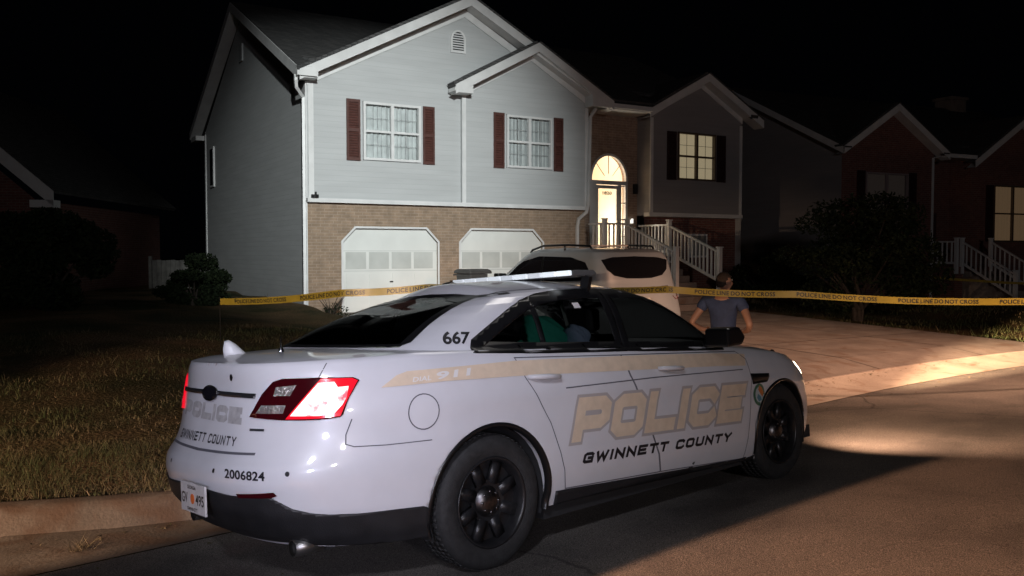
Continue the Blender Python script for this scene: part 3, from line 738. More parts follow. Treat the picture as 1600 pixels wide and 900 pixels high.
def ground_mats():
    def base(name,rough):
        m=bpy.data.materials.new(name); m.use_nodes=True; return m,m.node_tree,m.node_tree.nodes['Principled BSDF']
    def N(nt,tc,scale,detail=6,dist=0):
        n=nt.nodes.new('ShaderNodeTexNoise'); n.inputs['Scale'].default_value=scale; n.inputs['Detail'].default_value=detail; n.inputs['Distortion'].default_value=dist; nt.links.new(tc.outputs['Object'],n.inputs['Vector']); return n
    def ramp(nt,src,stops):
        r=nt.nodes.new('ShaderNodeValToRGB'); e=r.color_ramp.elements
        e[0].position,e[0].color=stops[0][0],(*stops[0][1],1); e[1].position,e[1].color=stops[-1][0],(*stops[-1][1],1)
        for p,c in stops[1:-1]: q=e.new(p); q.color=(*c,1)
        nt.links.new(src,r.inputs[0]); return r
    def mix(nt,a,b,f,mode='MIX'):
        x=nt.nodes.new('ShaderNodeMix'); x.data_type='RGBA'; x.blend_type=mode
        for k,v in ((6,a),(7,b),(0,f)):
            if isinstance(v,(int,float)): x.inputs[k].default_value=v
            elif isinstance(v,tuple): x.inputs[k].default_value=(*v,1)
            else: nt.links.new(v,x.inputs[k])
        return x.outputs[2]
    def bumpn(nt,b,src,st,dist=.01):
        q=nt.nodes.new('ShaderNodeBump'); q.inputs['Strength'].default_value=st; q.inputs['Distance'].default_value=dist; nt.links.new(src,q.inputs['Height']); nt.links.new(q.outputs[0],b.inputs['Normal'])
    out={}
    m,nt,b=base('asphalt',.9); tc=nt.nodes.new('ShaderNodeTexCoord'); b.inputs['Roughness'].default_value=.85
    g=ramp(nt,N(nt,tc,150,3).outputs[0],[(.36,(.05,.045,.042)),(.5,(.125,.113,.104)),(.64,(.27,.25,.23))])
    w=ramp(nt,N(nt,tc,1.1,8,.5).outputs[0],[(.33,(.62,.61,.61)),(.48,(.95,.94,.93)),(.7,(1.25,1.22,1.18))])
    c=mix(nt,g.outputs[0],w.outputs[0],1.0,'MULTIPLY')
    vo=nt.nodes.new('ShaderNodeTexVoronoi'); vo.feature='DISTANCE_TO_EDGE'; vo.inputs['Scale'].default_value=.22; mp=nt.nodes.new('ShaderNodeMixRGB'); nd=N(nt,tc,1.5,6); mp.inputs[0].default_value=.25
    nt.links.new(tc.outputs['Object'],mp.inputs[1]); nt.links.new(nd.outputs[1],mp.inputs[2]); nt.links.new(mp.outputs[0],vo.inputs['Vector'])
    cr=ramp(nt,vo.outputs[0],[(0,(.35,.35,.35)),(.0035,(1,1,1))]); c=mix(nt,c,cr.outputs[0],1.0,'MULTIPLY')
    nt.links.new(c,b.inputs['Base Color']); bumpn(nt,b,N(nt,tc,120,4).outputs[0],.7,.012); out['asphalt']=m
    def concrete(name,c0,c1,mud=0,mudc=(.20,.095,.045)):
        m,nt,b=base(name,.85); tc=nt.nodes.new('ShaderNodeTexCoord'); b.inputs['Roughness'].default_value=.85
        a=ramp(nt,N(nt,tc,1.6,8,.4).outputs[0],[(.3,c0),(.7,c1)]); s=ramp(nt,N(nt,tc,70,4).outputs[0],[(.3,(.8,.8,.8)),(.7,(1.12,1.12,1.12))])
        c=mix(nt,a.outputs[0],s.outputs[0],1.0,'MULTIPLY')
        if mud:
            f=ramp(nt,N(nt,tc,2.6,7,.8).outputs[0],[(.62-mud*.3,(0,0,0)),(.80-mud*.3,(1,1,1))]); c=mix(nt,c,mudc,f.outputs[0])
        nt.links.new(c,b.inputs['Base Color']); bumpn(nt,b,N(nt,tc,45,6).outputs[0],.45,.01); return m
    out['concrete']=concrete('driveway_concrete',(.15,.125,.11),(.25,.215,.19),.3,(.14,.095,.07)); out['gutter']=concrete('gutter_concrete',(.36,.30,.25),(.52,.45,.38),.22,(.24,.16,.11)); out['kerb']=concrete('stained_kerb_concrete',(.10,.078,.062),(.22,.17,.135),.66,(.11,.066,.043))
    m,nt,b=base('soil_and_thatch',.95); tc=nt.nodes.new('ShaderNodeTexCoord'); b.inputs['Roughness'].default_value=1; b.inputs['Specular IOR Level'].default_value=.1
    a=ramp(nt,N(nt,tc,.55,6,.6).outputs[0],[(.36,(.035,.042,.018)),(.5,(.10,.075,.038)),(.64,(.18,.115,.065))]); s=ramp(nt,N(nt,tc,38,5).outputs[0],[(.3,(.45,.45,.45)),(.7,(1.35,1.35,1.3))])
    nt.links.new(mix(nt,a.outputs[0],s.outputs[0],1.0,'MULTIPLY'),b.inputs['Base Color']); bumpn(nt,b,N(nt,tc,26,8).outputs[0],1,.06); out['soil']=m
    m,nt,b=base('grass_blades',.8); b.inputs['Roughness'].default_value=.7; b.inputs['Specular IOR Level'].default_value=.2; at=nt.nodes.new('ShaderNodeAttribute'); at.attribute_name='tone'
    r=ramp(nt,at.outputs['Fac'],[(0,(.030,.045,.015)),(.4,(.065,.068,.028)),(.62,(.125,.098,.055)),(1,(.25,.185,.115))]); nt.links.new(r.outputs[0],b.inputs['Base Color']); out['blade']=m
    return out
G=ground_mats()

def tri_stuff(name,m,P,N_,T,tone,label=None,cat=None):
    """P base points, N_ unit widths, T tip points -> many thin triangles in one mesh"""
    n=len(P); V=np.empty((n,3,3)); V[:,0]=P-N_; V[:,1]=P+N_; V[:,2]=T
    me=bpy.data.meshes.new(name); me.vertices.add(3*n); me.vertices.foreach_set('co',V.reshape(-1)); me.loops.add(3*n); me.loops.foreach_set('vertex_index',np.arange(3*n,dtype=np.int32))
    me.polygons.add(n); me.polygons.foreach_set('loop_start',np.arange(0,3*n,3,dtype=np.int32)); me.update()
    a=me.attributes.new('tone','FLOAT','POINT'); a.data.foreach_set('value',np.repeat(tone,3).astype(np.float32))
    o=newobj(name,me,m); return o

def build_ground():
    lons=nonuni(-45,70,2,.25,3)
    st=lambda o: tag(o,kind='structure')
    lats=[-8.5,-7.5,-6.5,-5.5,-4.7,-4.2,-3.8,-3.4,-3,-2.6,-2.2,-1.8,-1.5,-1.1,-.7,-.2,.3,.7]
    def road(u,k):
        if k<len(lats): l=lats[int(k)]; l=min(l,edge(u)-.4+.02*k)
        else: l=edge(u)
        x,y=xy(u,l); return (x,y,zs(u,l))
    st(newobj('street',grid_mesh('street',lons,range(len(lats)+1),road),G['asphalt'],smooth=True))
    def gut(u,t):
        l=edge(u)+t*gw(u); x,y=xy(u,l); a=ss(4.5,6.5,u); return (x,y,zs(u,edge(u))+.006-.031*t+.10*a*t*t)
    st(newobj('gutter',grid_mesh('gutter',[l for l in lons if l<4.6]+[4.6],[0,.25,.5,.75,1],gut),G['kerb'],smooth=True)); st(newobj('driveway_apron',grid_mesh('driveway_apron',[4.6]+[l for l in lons if l>4.6],[0,.25,.5,.75,1],gut),G['gutter'],smooth=True))
    # kerb: rounded, with joints every 3 m
    prof=[(0,-.03),(0,0),(.035,.3),(.075,.75),(.11,.95),(.15,1.0),(.26,1.0),(.30,.96),(.30,-.6)]
    kl=[l for l in lons if l<5.6]; kl2=[l for l in lons if l>19.6]
    for seg in (kl,kl2):
        def kf(u,k):
            a,b=prof[int(k)]; l=foot(u)+a-.001; x,y=xy(u,l); jo=.0
            return (x,y,zfoot(u)+b*kh(u)-jo)
        st(newobj('kerb',grid_mesh('kerb',seg,range(len(prof)),kf),G['kerb'],smooth=True))
    # lawn sheet
    T=[0,.1,.25,.45,.7,1,1.35,1.75,2.2,2.7,3.2,3.7,4.2,4.7,5.2,5.7,6.2,6.7,7.2,7.7,8.2,8.7,9.2,9.7,10.2,10.7,11.2,11.7,12.2,13,14,15,16,17,18.5,20,22,25,28,32,38,46,60,80,110,160]
    def lf(u,t):
        l=kback(u)-.02+t*(1 if t<60 else 1); x,y=xy(u,l); return (x,y,zlawn(x,y))
    st(newobj('lawn',grid_mesh('lawn',nonuni(-90,120,3,.2,2.5),T,lf),G['soil'],smooth=True))
    def lf2(u,t): x,y=xy(u,-8.5-t); return (x,y,zs(u,-8.5)+(.15 if t>0 else 0)+.02*t)
    st(newobj('verge',grid_mesh('verge',lons,[0,.1,5,20,60],lf2),G['soil']))
    b=MB(); b.add([(-400,-400,-3),(400,-400,-3),(400,500,-3),(-400,500,-3)],[(0,1,2,3)]); st(b.build('ground',G['soil']))
    # driveway slab
    us=list(np.linspace(.3,10.8,43)); 
    def yend(u):
        a,b_=-25.,0.
        for _ in range(40):
            m_=(a+b_)/2; x,y=hw(u,m_); lo,la=ll(x,y)
            if la<foot(lo): a=m_
            else: b_=m_
        return b_
    ye={round(u,4):yend(u) for u in us}
    def df(u,t):
        e=ye[round(u,4)]; v=lerp(e-.02,.12,t); x,y=hw(u,v); return (x,y,zdrive(x,y))
    me=grid_mesh('driveway',us,[0,.01,.03,.06,.1,.15,.2,.3,.4,.5,.6,.7,.8,.9,1],df)
    o=st(newobj('driveway',me,G['concrete'],smooth=False)); md=o.modifiers.new('t','SOLIDIFY'); md.thickness=.12; md.offset=-1
    jt=MB()   # control joints, dark grooves
    for u in (2.9,5.6,8.7):
        e=yend(u)
        for k in range(30):
            v0,v1=lerp(e,0,k/30),lerp(e,0,(k+1)/30); ps=[]
            for uu,v in ((u-.012,v0),(u+.012,v0),(u+.012,v1),(u-.012,v1)): x,y=hw(uu,v); ps.append((x,y,zdrive(x,y)+.004))
            jt.add(ps,[(0,1,2,3)])
    for v in (-3,-6,-9):
        for k in range(42):
            a,b_=us[k],us[k+1]
            if v<ye[round(a,4)]+.3 or v<ye[round(b_,4)]+.3: continue
            ps=[]
            for uu,vv in ((a,v-.012),(b_,v-.012),(b_,v+.012),(a,v+.012)): x,y=hw(uu,vv); ps.append((x,y,zdrive(x,y)+.0045))
            jt.add(ps,[(0,1,2,3)])
    st(jt.build('driveway_joints',mat('joint_dirt',(.05,.04,.035),.95),fix=False))
    # grass blades
    def blades(n,lonr,latr,hmin,hmax,wid,power=1.6,dry=.5,patch=1.):
        lo=RNG.uniform(*lonr,n); t=RNG.uniform(0,1,n)**power*(latr[1]-latr[0])+latr[0]; P=[];keep=[]
        for i in range(n):
            l=kback(lo[i])+t[i]; x,y=xy(lo[i],l); u,v=hl(x,y)
            if -.0<u-.25 and u<10.85 and v<.6: continue
            if u>-.1 and u<14.3 and v>-.0: continue
            s=math.sin(x*1.7+1.3*math.sin(y*1.1))*math.cos(y*1.9+math.sin(x*.8))
            if s<-.25*patch and random.random()<.72: continue
            P.append((x,y,zlawn(x,y)-.01)); keep.append((i,s))
        P=np.array(P); m=len(P); s=np.array([k[1] for k in keep]); a=RNG.uniform(0,6.28,m); h=RNG.uniform(hmin,hmax,m)*(.75+.35*s)*np.where(RNG.random(m)<.10,1.9,1)*(1+.5*np.sin(P[:,0]*5.1)*np.sin(P[:,1]*6.3+P[:,0]*2))
        d=RNG.uniform(0,6.28,m); ln=h*RNG.uniform(.2,.9,m)
        N_=np.stack([np.cos(a)*wid,np.sin(a)*wid,a*0],1); T_=P+np.stack([np.cos(d)*ln,np.sin(d)*ln,h],1)
        tone=np.clip(dry-.28*s+RNG.normal(0,.16,m)+.12*np.sin(P[:,0]*.9+2),0,1)
        return P,N_,T_,tone
    A=[blades(68000,(-6,2.6),(-.06,2.5),.012,.062,.003,1.15,.66),blades(52000,(-9,5),(1.5,8.5),.015,.075,.005,1.1,.54),blades(5000,(-6,2.6),(-.08,.12),.03,.10,.0035,1,.6),
       blades(32000,(8,30),(.2,16),.05,.13,.009,1.,.40)]
    P,N_,T_,to=[np.concatenate([a[k] for a in A]) for k in range(4)]
    g=tri_stuff('grass',G['blade'],P,N_,T_,to); tag(g,kind='stuff')
    # dead leaves and grit lying in the gutter and on the lawn edge
    P=[]
    for k in range(1500):
        lon=random.uniform(-7,13); q=random.random()
        if q<.5: lat=edge(lon)+gw(lon)*random.uniform(.25,1)**.6-.03; x,y=xy(lon,lat); z=zs(lon,edge(lon))+.010-.031*.8+(.10*ss(4.5,6.5,lon)*((lat-edge(lon))/gw(lon))**2)
        elif q<.62: lat=edge(lon)-random.random()**2*1.2; x,y=xy(lon,lat); z=zs(lon,lat)+.006
        else:
            lon=random.uniform(-7,3); lat=kback(lon)+random.uniform(0,5); x,y=xy(lon,lat); z=zlawn(x,y)+random.uniform(.01,.06)
        P.append((x,y,z))
    P=np.array(P); n=len(P); a=RNG.uniform(0,6.28,n); s=RNG.uniform(.004,.016,n)*RNG.choice([.5,1,1.6],n)
    N_=np.stack([np.cos(a)*s,np.sin(a)*s,RNG.uniform(0,.006,n)],1); T_=P+np.stack([-np.sin(a)*s*2.2,np.cos(a)*s*2.2,RNG.uniform(.0,.012,n)],1)
    tag(tri_stuff('leaf_litter',G['blade'],P,N_,T_,RNG.uniform(.35,1,n)),kind='stuff')
    # weed tuft growing in the gutter crack
    for (lon,off,n,lab,hh) in ((-1.42,.32,90,'small dry weed tuft growing from the crack in the gutter',.10),):
        x,y=xy(lon,edge(lon)+off); z=zs(lon,edge(lon))-.02; a=RNG.uniform(0,6.28,n); P=np.stack([x+RNG.normal(0,.03,n),y+RNG.normal(0,.03,n),np.full(n,z)],1); ln=RNG.uniform(.03,.13,n); N_=np.stack([np.cos(a)*.003,np.sin(a)*.003,a*0],1)
        T_=P+np.stack([np.cos(a+1)*ln,np.sin(a+1)*ln,RNG.uniform(.03,hh,n)],1)
        tag(tri_stuff('weed_tuft',G['blade'],P,N_,T_,RNG.uniform(.6,1,n)),lab,'weed')
# ------------------------------------------------------------ building materials
def siding_mat(name,col,rough=.6,amt=.06,pitch=.13):
    m=bpy.data.materials.new(name); m.use_nodes=True; nt=m.node_tree; b=nt.nodes['Principled BSDF']; b.inputs['Roughness'].default_value=rough
    tc=nt.nodes.new('ShaderNodeTexCoord'); sp=nt.nodes.new('ShaderNodeSeparateXYZ'); nt.links.new(tc.outputs['Object'],sp.inputs[0])
    d=nt.nodes.new('ShaderNodeMath'); d.operation='DIVIDE'; d.inputs[1].default_value=pitch; nt.links.new(sp.outputs[2],d.inputs[0])
    f=nt.nodes.new('ShaderNodeMath'); f.operation='FRACT'; nt.links.new(d.outputs[0],f.inputs[0])
    inv=nt.nodes.new('ShaderNodeMath'); inv.operation='SUBTRACT'; inv.inputs[0].default_value=1; nt.links.new(f.outputs[0],inv.inputs[1])
    q=nt.nodes.new('ShaderNodeBump'); q.inputs['Strength'].default_value=.35; q.inputs['Distance'].default_value=.015; nt.links.new(inv.outputs[0],q.inputs['Height']); nt.links.new(q.outputs[0],b.inputs['Normal'])
    n=nt.nodes.new('ShaderNodeTexNoise'); n.inputs['Scale'].default_value=1.2; n.inputs['Detail'].default_value=6; mp=nt.nodes.new('ShaderNodeMapping'); mp.inputs['Scale'].default_value=(.6,.6,4); nt.links.new(tc.outputs['Object'],mp.inputs[0]); nt.links.new(mp.outputs[0],n.inputs['Vector'])
    r=nt.nodes.new('ShaderNodeValToRGB'); r.color_ramp.elements[0].position=.3; r.color_ramp.elements[1].position=.7
    r.color_ramp.elements[0].color=tuple(c*(1-amt) for c in col)+(1,); r.color_ramp.elements[1].color=tuple(c*(1+amt) for c in col)+(1,)
    nt.links.new(n.outputs[0],r.inputs[0])
    # shadow groove under each lap
    g=nt.nodes.new('ShaderNodeMath'); g.operation='GREATER_THAN'; g.inputs[1].default_value=.07; nt.links.new(f.outputs[0],g.inputs[0])
    mx=nt.nodes.new('ShaderNodeMix'); mx.data_type='RGBA'; mx.inputs[6].default_value=tuple(c*.94 for c in col)+(1,); nt.links.new(g.outputs[0],mx.inputs[0]); nt.links.new(r.outputs[0],mx.inputs[7]); nt.links.new(mx.outputs[2],b.inputs['Base Color']); return m
def brick_mat(name,c1,c2,mortar):
    m=bpy.data.materials.new(name); m.use_nodes=True; nt=m.node_tree; b=nt.nodes['Principled BSDF']; b.inputs['Roughness'].default_value=.85
    tc=nt.nodes.new('ShaderNodeTexCoord'); sp=nt.nodes.new('ShaderNodeSeparateXYZ'); nt.links.new(tc.outputs['Object'],sp.inputs[0])
    a=nt.nodes.new('ShaderNodeMath'); a.operation='ADD'; nt.links.new(sp.outputs[0],a.inputs[0]); nt.links.new(sp.outputs[1],a.inputs[1])
    cb=nt.nodes.new('ShaderNodeCombineXYZ'); nt.links.new(a.outputs[0],cb.inputs[0]); nt.links.new(sp.outputs[2],cb.inputs[1])
    br=nt.nodes.new('ShaderNodeTexBrick'); br.inputs['Scale'].default_value=1; br.inputs['Brick Width'].default_value=.215; br.inputs['Row Height'].default_value=.075; br.inputs['Mortar Size'].default_value=.009; br.inputs['Mortar Smooth'].default_value=.3; br.inputs['Bias'].default_value=-.1
    br.inputs['Color1'].default_value=(*c1,1); br.inputs['Color2'].default_value=(*c2,1); br.inputs['Mortar'].default_value=(*mortar,1); nt.links.new(cb.outputs[0],br.inputs['Vector'])
    n=nt.nodes.new('ShaderNodeTexNoise'); n.inputs['Scale'].default_value=5; n.inputs['Detail'].default_value=8; nt.links.new(cb.outputs[0],n.inputs['Vector'])
    r=nt.nodes.new('ShaderNodeValToRGB'); r.color_ramp.elements[0].position=.3; r.color_ramp.elements[0].color=(.80,.80,.80,1); r.color_ramp.elements[1].position=.65; r.color_ramp.elements[1].color=(1.12,1.12,1.12,1); nt.links.new(n.outputs[0],r.inputs[0])
    mx=nt.nodes.new('ShaderNodeMix'); mx.data_type='RGBA'; mx.blend_type='MULTIPLY'; mx.inputs[0].default_value=1; nt.links.new(br.outputs[0],mx.inputs[6]); nt.links.new(r.outputs[0],mx.inputs[7]); nt.links.new(mx.outputs[2],b.inputs['Base Color'])
    q=nt.nodes.new('ShaderNodeBump'); q.inputs['Strength'].default_value=.6; q.inputs['Distance'].default_value=.01; q.invert=True; nt.links.new(br.outputs[1],q.inputs['Height']); nt.links.new(q.outputs[0],b.inputs['Normal']); return m
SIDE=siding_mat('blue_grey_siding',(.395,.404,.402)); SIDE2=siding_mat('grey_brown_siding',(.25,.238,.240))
BRICKT=brick_mat('tan_brick',(.225,.16,.108),(.265,.187,.127),(.30,.23,.17)); BRICKR=brick_mat('red_brick',(.13,.045,.035),(.17,.06,.045),(.17,.13,.11))
BRICKD=brick_mat('dark_entry_brick',(.24,.16,.115),(.29,.20,.145),(.32,.25,.20))
WHITE=mat('white_trim_paint',(.58,.58,.57),.45,noise=(3,.08),bump=(30,.1)); DOORW=mat('white_garage_door_paint',(.60,.61,.58),.45,noise=(1.5,.06)); LITE=mat('garage_lite_glass',(.44,.455,.43),.25,noise=(2,.1))
SHUT=mat('dark_red_shutter',(.070,.025,.019),.5,noise=(12,.2)); SHUTB=mat('black_shutter',(.028,.012,.012),.5)
def shingle():
    m=brick_mat('asphalt_shingles',(.045,.045,.045),(.075,.072,.070),(.02,.02,.02)); b=[n for n in m.node_tree.nodes if n.type=='TEX_BRICK'][0]; b.inputs['Brick Width'].default_value=.3; b.inputs['Row Height'].default_value=.075; return m
ROOF=shingle()
PANE=glass_mat('window_pane_glass',(.85,.88,.88))
def curtain_mat(name,col,emis=None,estr=0): return mat(name,col,.9,noise=(5,.12),emis=emis,estr=estr)
CURT=curtain_mat('grey_curtain',(.58,.59,.58)); CURTL=mat('lit_blind',(.7,.6,.4),.9,emis=(1,.80,.50),estr=.29); CURTD=mat('dim_lit_blind',(.5,.35,.22),.9,emis=(1,.62,.34),estr=.07)
CURTX=mat('very_dim_blind',(.3,.25,.22),.9,emis=(1,.72,.6),estr=.007)
def wall_poly(name,outer,holes,y,m,parent,depth=.14):
    """front wall in the x-z plane at y with openings and their reveals"""
    bm=bmesh.new(); loops=[]
    for L in [outer]+holes:
        vs=[bm.verts.new((p[0],y,p[1])) for p in L]; es=[bm.edges.new((vs[i],vs[(i+1)%len(vs)])) for i in range(len(vs))]; loops.append((vs,es))
    bmesh.ops.triangle_fill(bm,use_beauty=True,use_dissolve=False,edges=[e for l in loops for e in l[1]])
    for vs,es in loops[1:]:
        b=[bm.verts.new((v.co.x,y+depth,v.co.z)) for v in vs]
        for i in range(len(vs)): bm.faces.new((vs[i],vs[(i+1)%len(vs)],b[(i+1)%len(vs)],b[i]))
    bm.normal_update()
    for f in bm.faces:
        if abs(f.normal.y)>.9 and f.normal.y>0: f.normal_flip()
    me=bpy.data.meshes.new(name); bm.to_mesh(me); bm.free(); return newobj(name,me,m,parent)
def rect(x0,x1,z0,z1): return [(x0,z0),(x1,z0),(x1,z1),(x0,z1)]
def window(parent,x0,x1,z0,z1,y,frame=WHITE,curt=CURT,cols=2,fw=.06,name='window',muntins=True,seed=0,wavy=True):
    f=MB()
    f.box(x0-fw,x0,y-.05,y+.06,z0-fw,z1+fw); f.box(x1,x1+fw,y-.05,y+.06,z0-fw,z1+fw); f.box(x0,x1,y-.05,y+.06,z1,z1+fw); f.box(x0-.0,x1+.0,y-.06,y+.06,z0-fw,z0)
    xm=(x0+x1)/2; zm=(z0+z1)/2
    if cols==2: f.box(xm-.04,xm+.04,y-.045,y+.05,z0,z1)
    f.box(x0,xm-.04 if cols==2 else x1,y-.03,y+.04,zm-.028,zm+.028); 
    if cols==2: f.box(xm+.04,x1,y-.03,y+.04,zm-.028,zm+.028)
    w=f.build(name,frame,parent)
    if muntins:
        g=MB()
        for a,b in (((x0,xm-.04),(xm+.04,x1)) if cols==2 else ((x0,x1),)):
            g.box((a+b)/2-.005,(a+b)/2+.005,y+.012,y+.022,z0,zm-.028); g.box((a+b)/2-.005,(a+b)/2+.005,y+.012,y+.022,zm+.028,z1)
            for zz in ((z0+zm)/2,(zm+z1)/2): g.box(a,(a+b)/2-.005,y+.012,y+.022,zz-.005,zz+.005); g.box((a+b)/2+.005,b,y+.012,y+.022,zz-.005,zz+.005)
        g.build('muntins',mat('muntin_paint',(.32,.33,.33),.5) if curt is CURT else frame,w)
    p=MB(); p.add([(x0,y+.028,z0),(x1,y+.028,z0),(x1,y+.028,z1),(x0,y+.028,z1)],[(0,1,2,3)]); p.build('pane',PANE,w)
    c=MB(); n=60; vs=[]
    for i in range(n+1):
        x=lerp(x0-.02,x1+.02,i/n); a=.03*math.sin(i*1.15+seed+1.3*math.sin(i*.31+seed))+.014*math.sin(i*2.7+seed*2) if wavy else 0
        vs+=[(x,y+.10+a,z0-.02),(x,y+.10+a*.7,z1+.02)]
    c.add(vs,[(2*i,2*i+2,2*i+3,2*i+1) for i in range(n)]); c.build('curtain' if curt is CURT else 'blind',curt,w,True,fix=False)
    k=MB(); k.box(x0-.05,x1+.05,y+.135,y+.138,z0-.05,z1+.05); k.build('window_backing',TRIM,w)
    return w
def shutter(parent,x0,x1,z0,z1,y,m=SHUT):
    s=MB(); s.box(x0,x0+.05,y-.045,y-.004,z0,z1); s.box(x1-.05,x1,y-.045,y-.004,z0,z1); s.box(x0+.05,x1-.05,y-.045,y-.004,z0,z0+.07); s.box(x0+.05,x1-.05,y-.045,y-.004,z1-.07,z1); s.box(x0+.05,x1-.05,y-.045,y-.004,(z0+z1)/2-.04,(z0+z1)/2+.04)
    n=int((z1-z0)/.06)
    for k in range(1,n):
        z=z0+k*(z1-z0)/n; s.add([(x0+.05,y-.036,z-.022),(x1-.05,y-.036,z-.022),(x1-.05,y-.012,z+.022),(x0+.05,y-.012,z+.022)],[(0,1,2,3)])
    s.box(x0+.05,x1-.05,y-.010,y-.004,z0+.07,z1-.07); s.build('shutter',m,parent,fix=False)
def slope_bar(mb,p,q,w,h,ydep0,ydep1): pass
def rake(parent,pts,y0,y1,h,m=WHITE,name='rake_board'):
    """board following a polyline of (x,z) tops, between depths y0..y1, h tall"""
    for a,b in zip(pts[:-1],pts[1:]):
        mb=MB(); mb.prism([(a[0],a[1]),(b[0],b[1]),(b[0],b[1]-h),(a[0],a[1]-h)],'y',y0,y1); mb.build(name,m,parent)
def roof_slab(parent,quad,t=.12,m=ROOF):
    q=[Vector(p) for p in quad]; n=(q[1]-q[0]).cross(q[3]-q[0]).normalized(); n=n if n.z>0 else -n
    mb=MB(); mb.add([*q,*[p+n*t for p in q]],[(3,2,1,0),(4,5,6,7),(0,1,5,4),(1,2,6,5),(2,3,7,6),(3,0,4,7)]); return mb.build('roof',m,parent)
def railing(parent,p,q,h=.92,gap=.15,post0=True,post1=True,m=WHITE):
    p=Vector(p);q=Vector(q); mb=MB(); up=Vector((0,0,1)); d=(q-p)
    side=Vector((-d.y,d.x,0)).normalized()
    mb.obox(p+up*h,q+up*h,.09,.05); mb.obox(p+up*.14,q+up*.14,.05,.08)
    L=math.hypot(d.x,d.y); n=max(2,int(L/gap))
    for k in range(1,n):
        c=p+d*(k/n); mb.box(c.x-.02,c.x+.02,c.y-.02,c.y+.02,c.z+.12,c.z+h)
    for c,on in ((p,post0),(q,post1)):
        if on: mb.box(c.x-.055,c.x+.055,c.y-.055,c.y+.055,c.z-.25,c.z+h+.12); mb.box(c.x-.075,c.x+.075,c.y-.075,c.y+.075,c.z+h+.12,c.z+h+.15)
    return mb.build('railing',m,parent)
def pipe(parent,pts,name='downspout',r=.045): 
    mb=MB(); mb.tube(pts,r,4); mb.build(name,WHITE,parent)

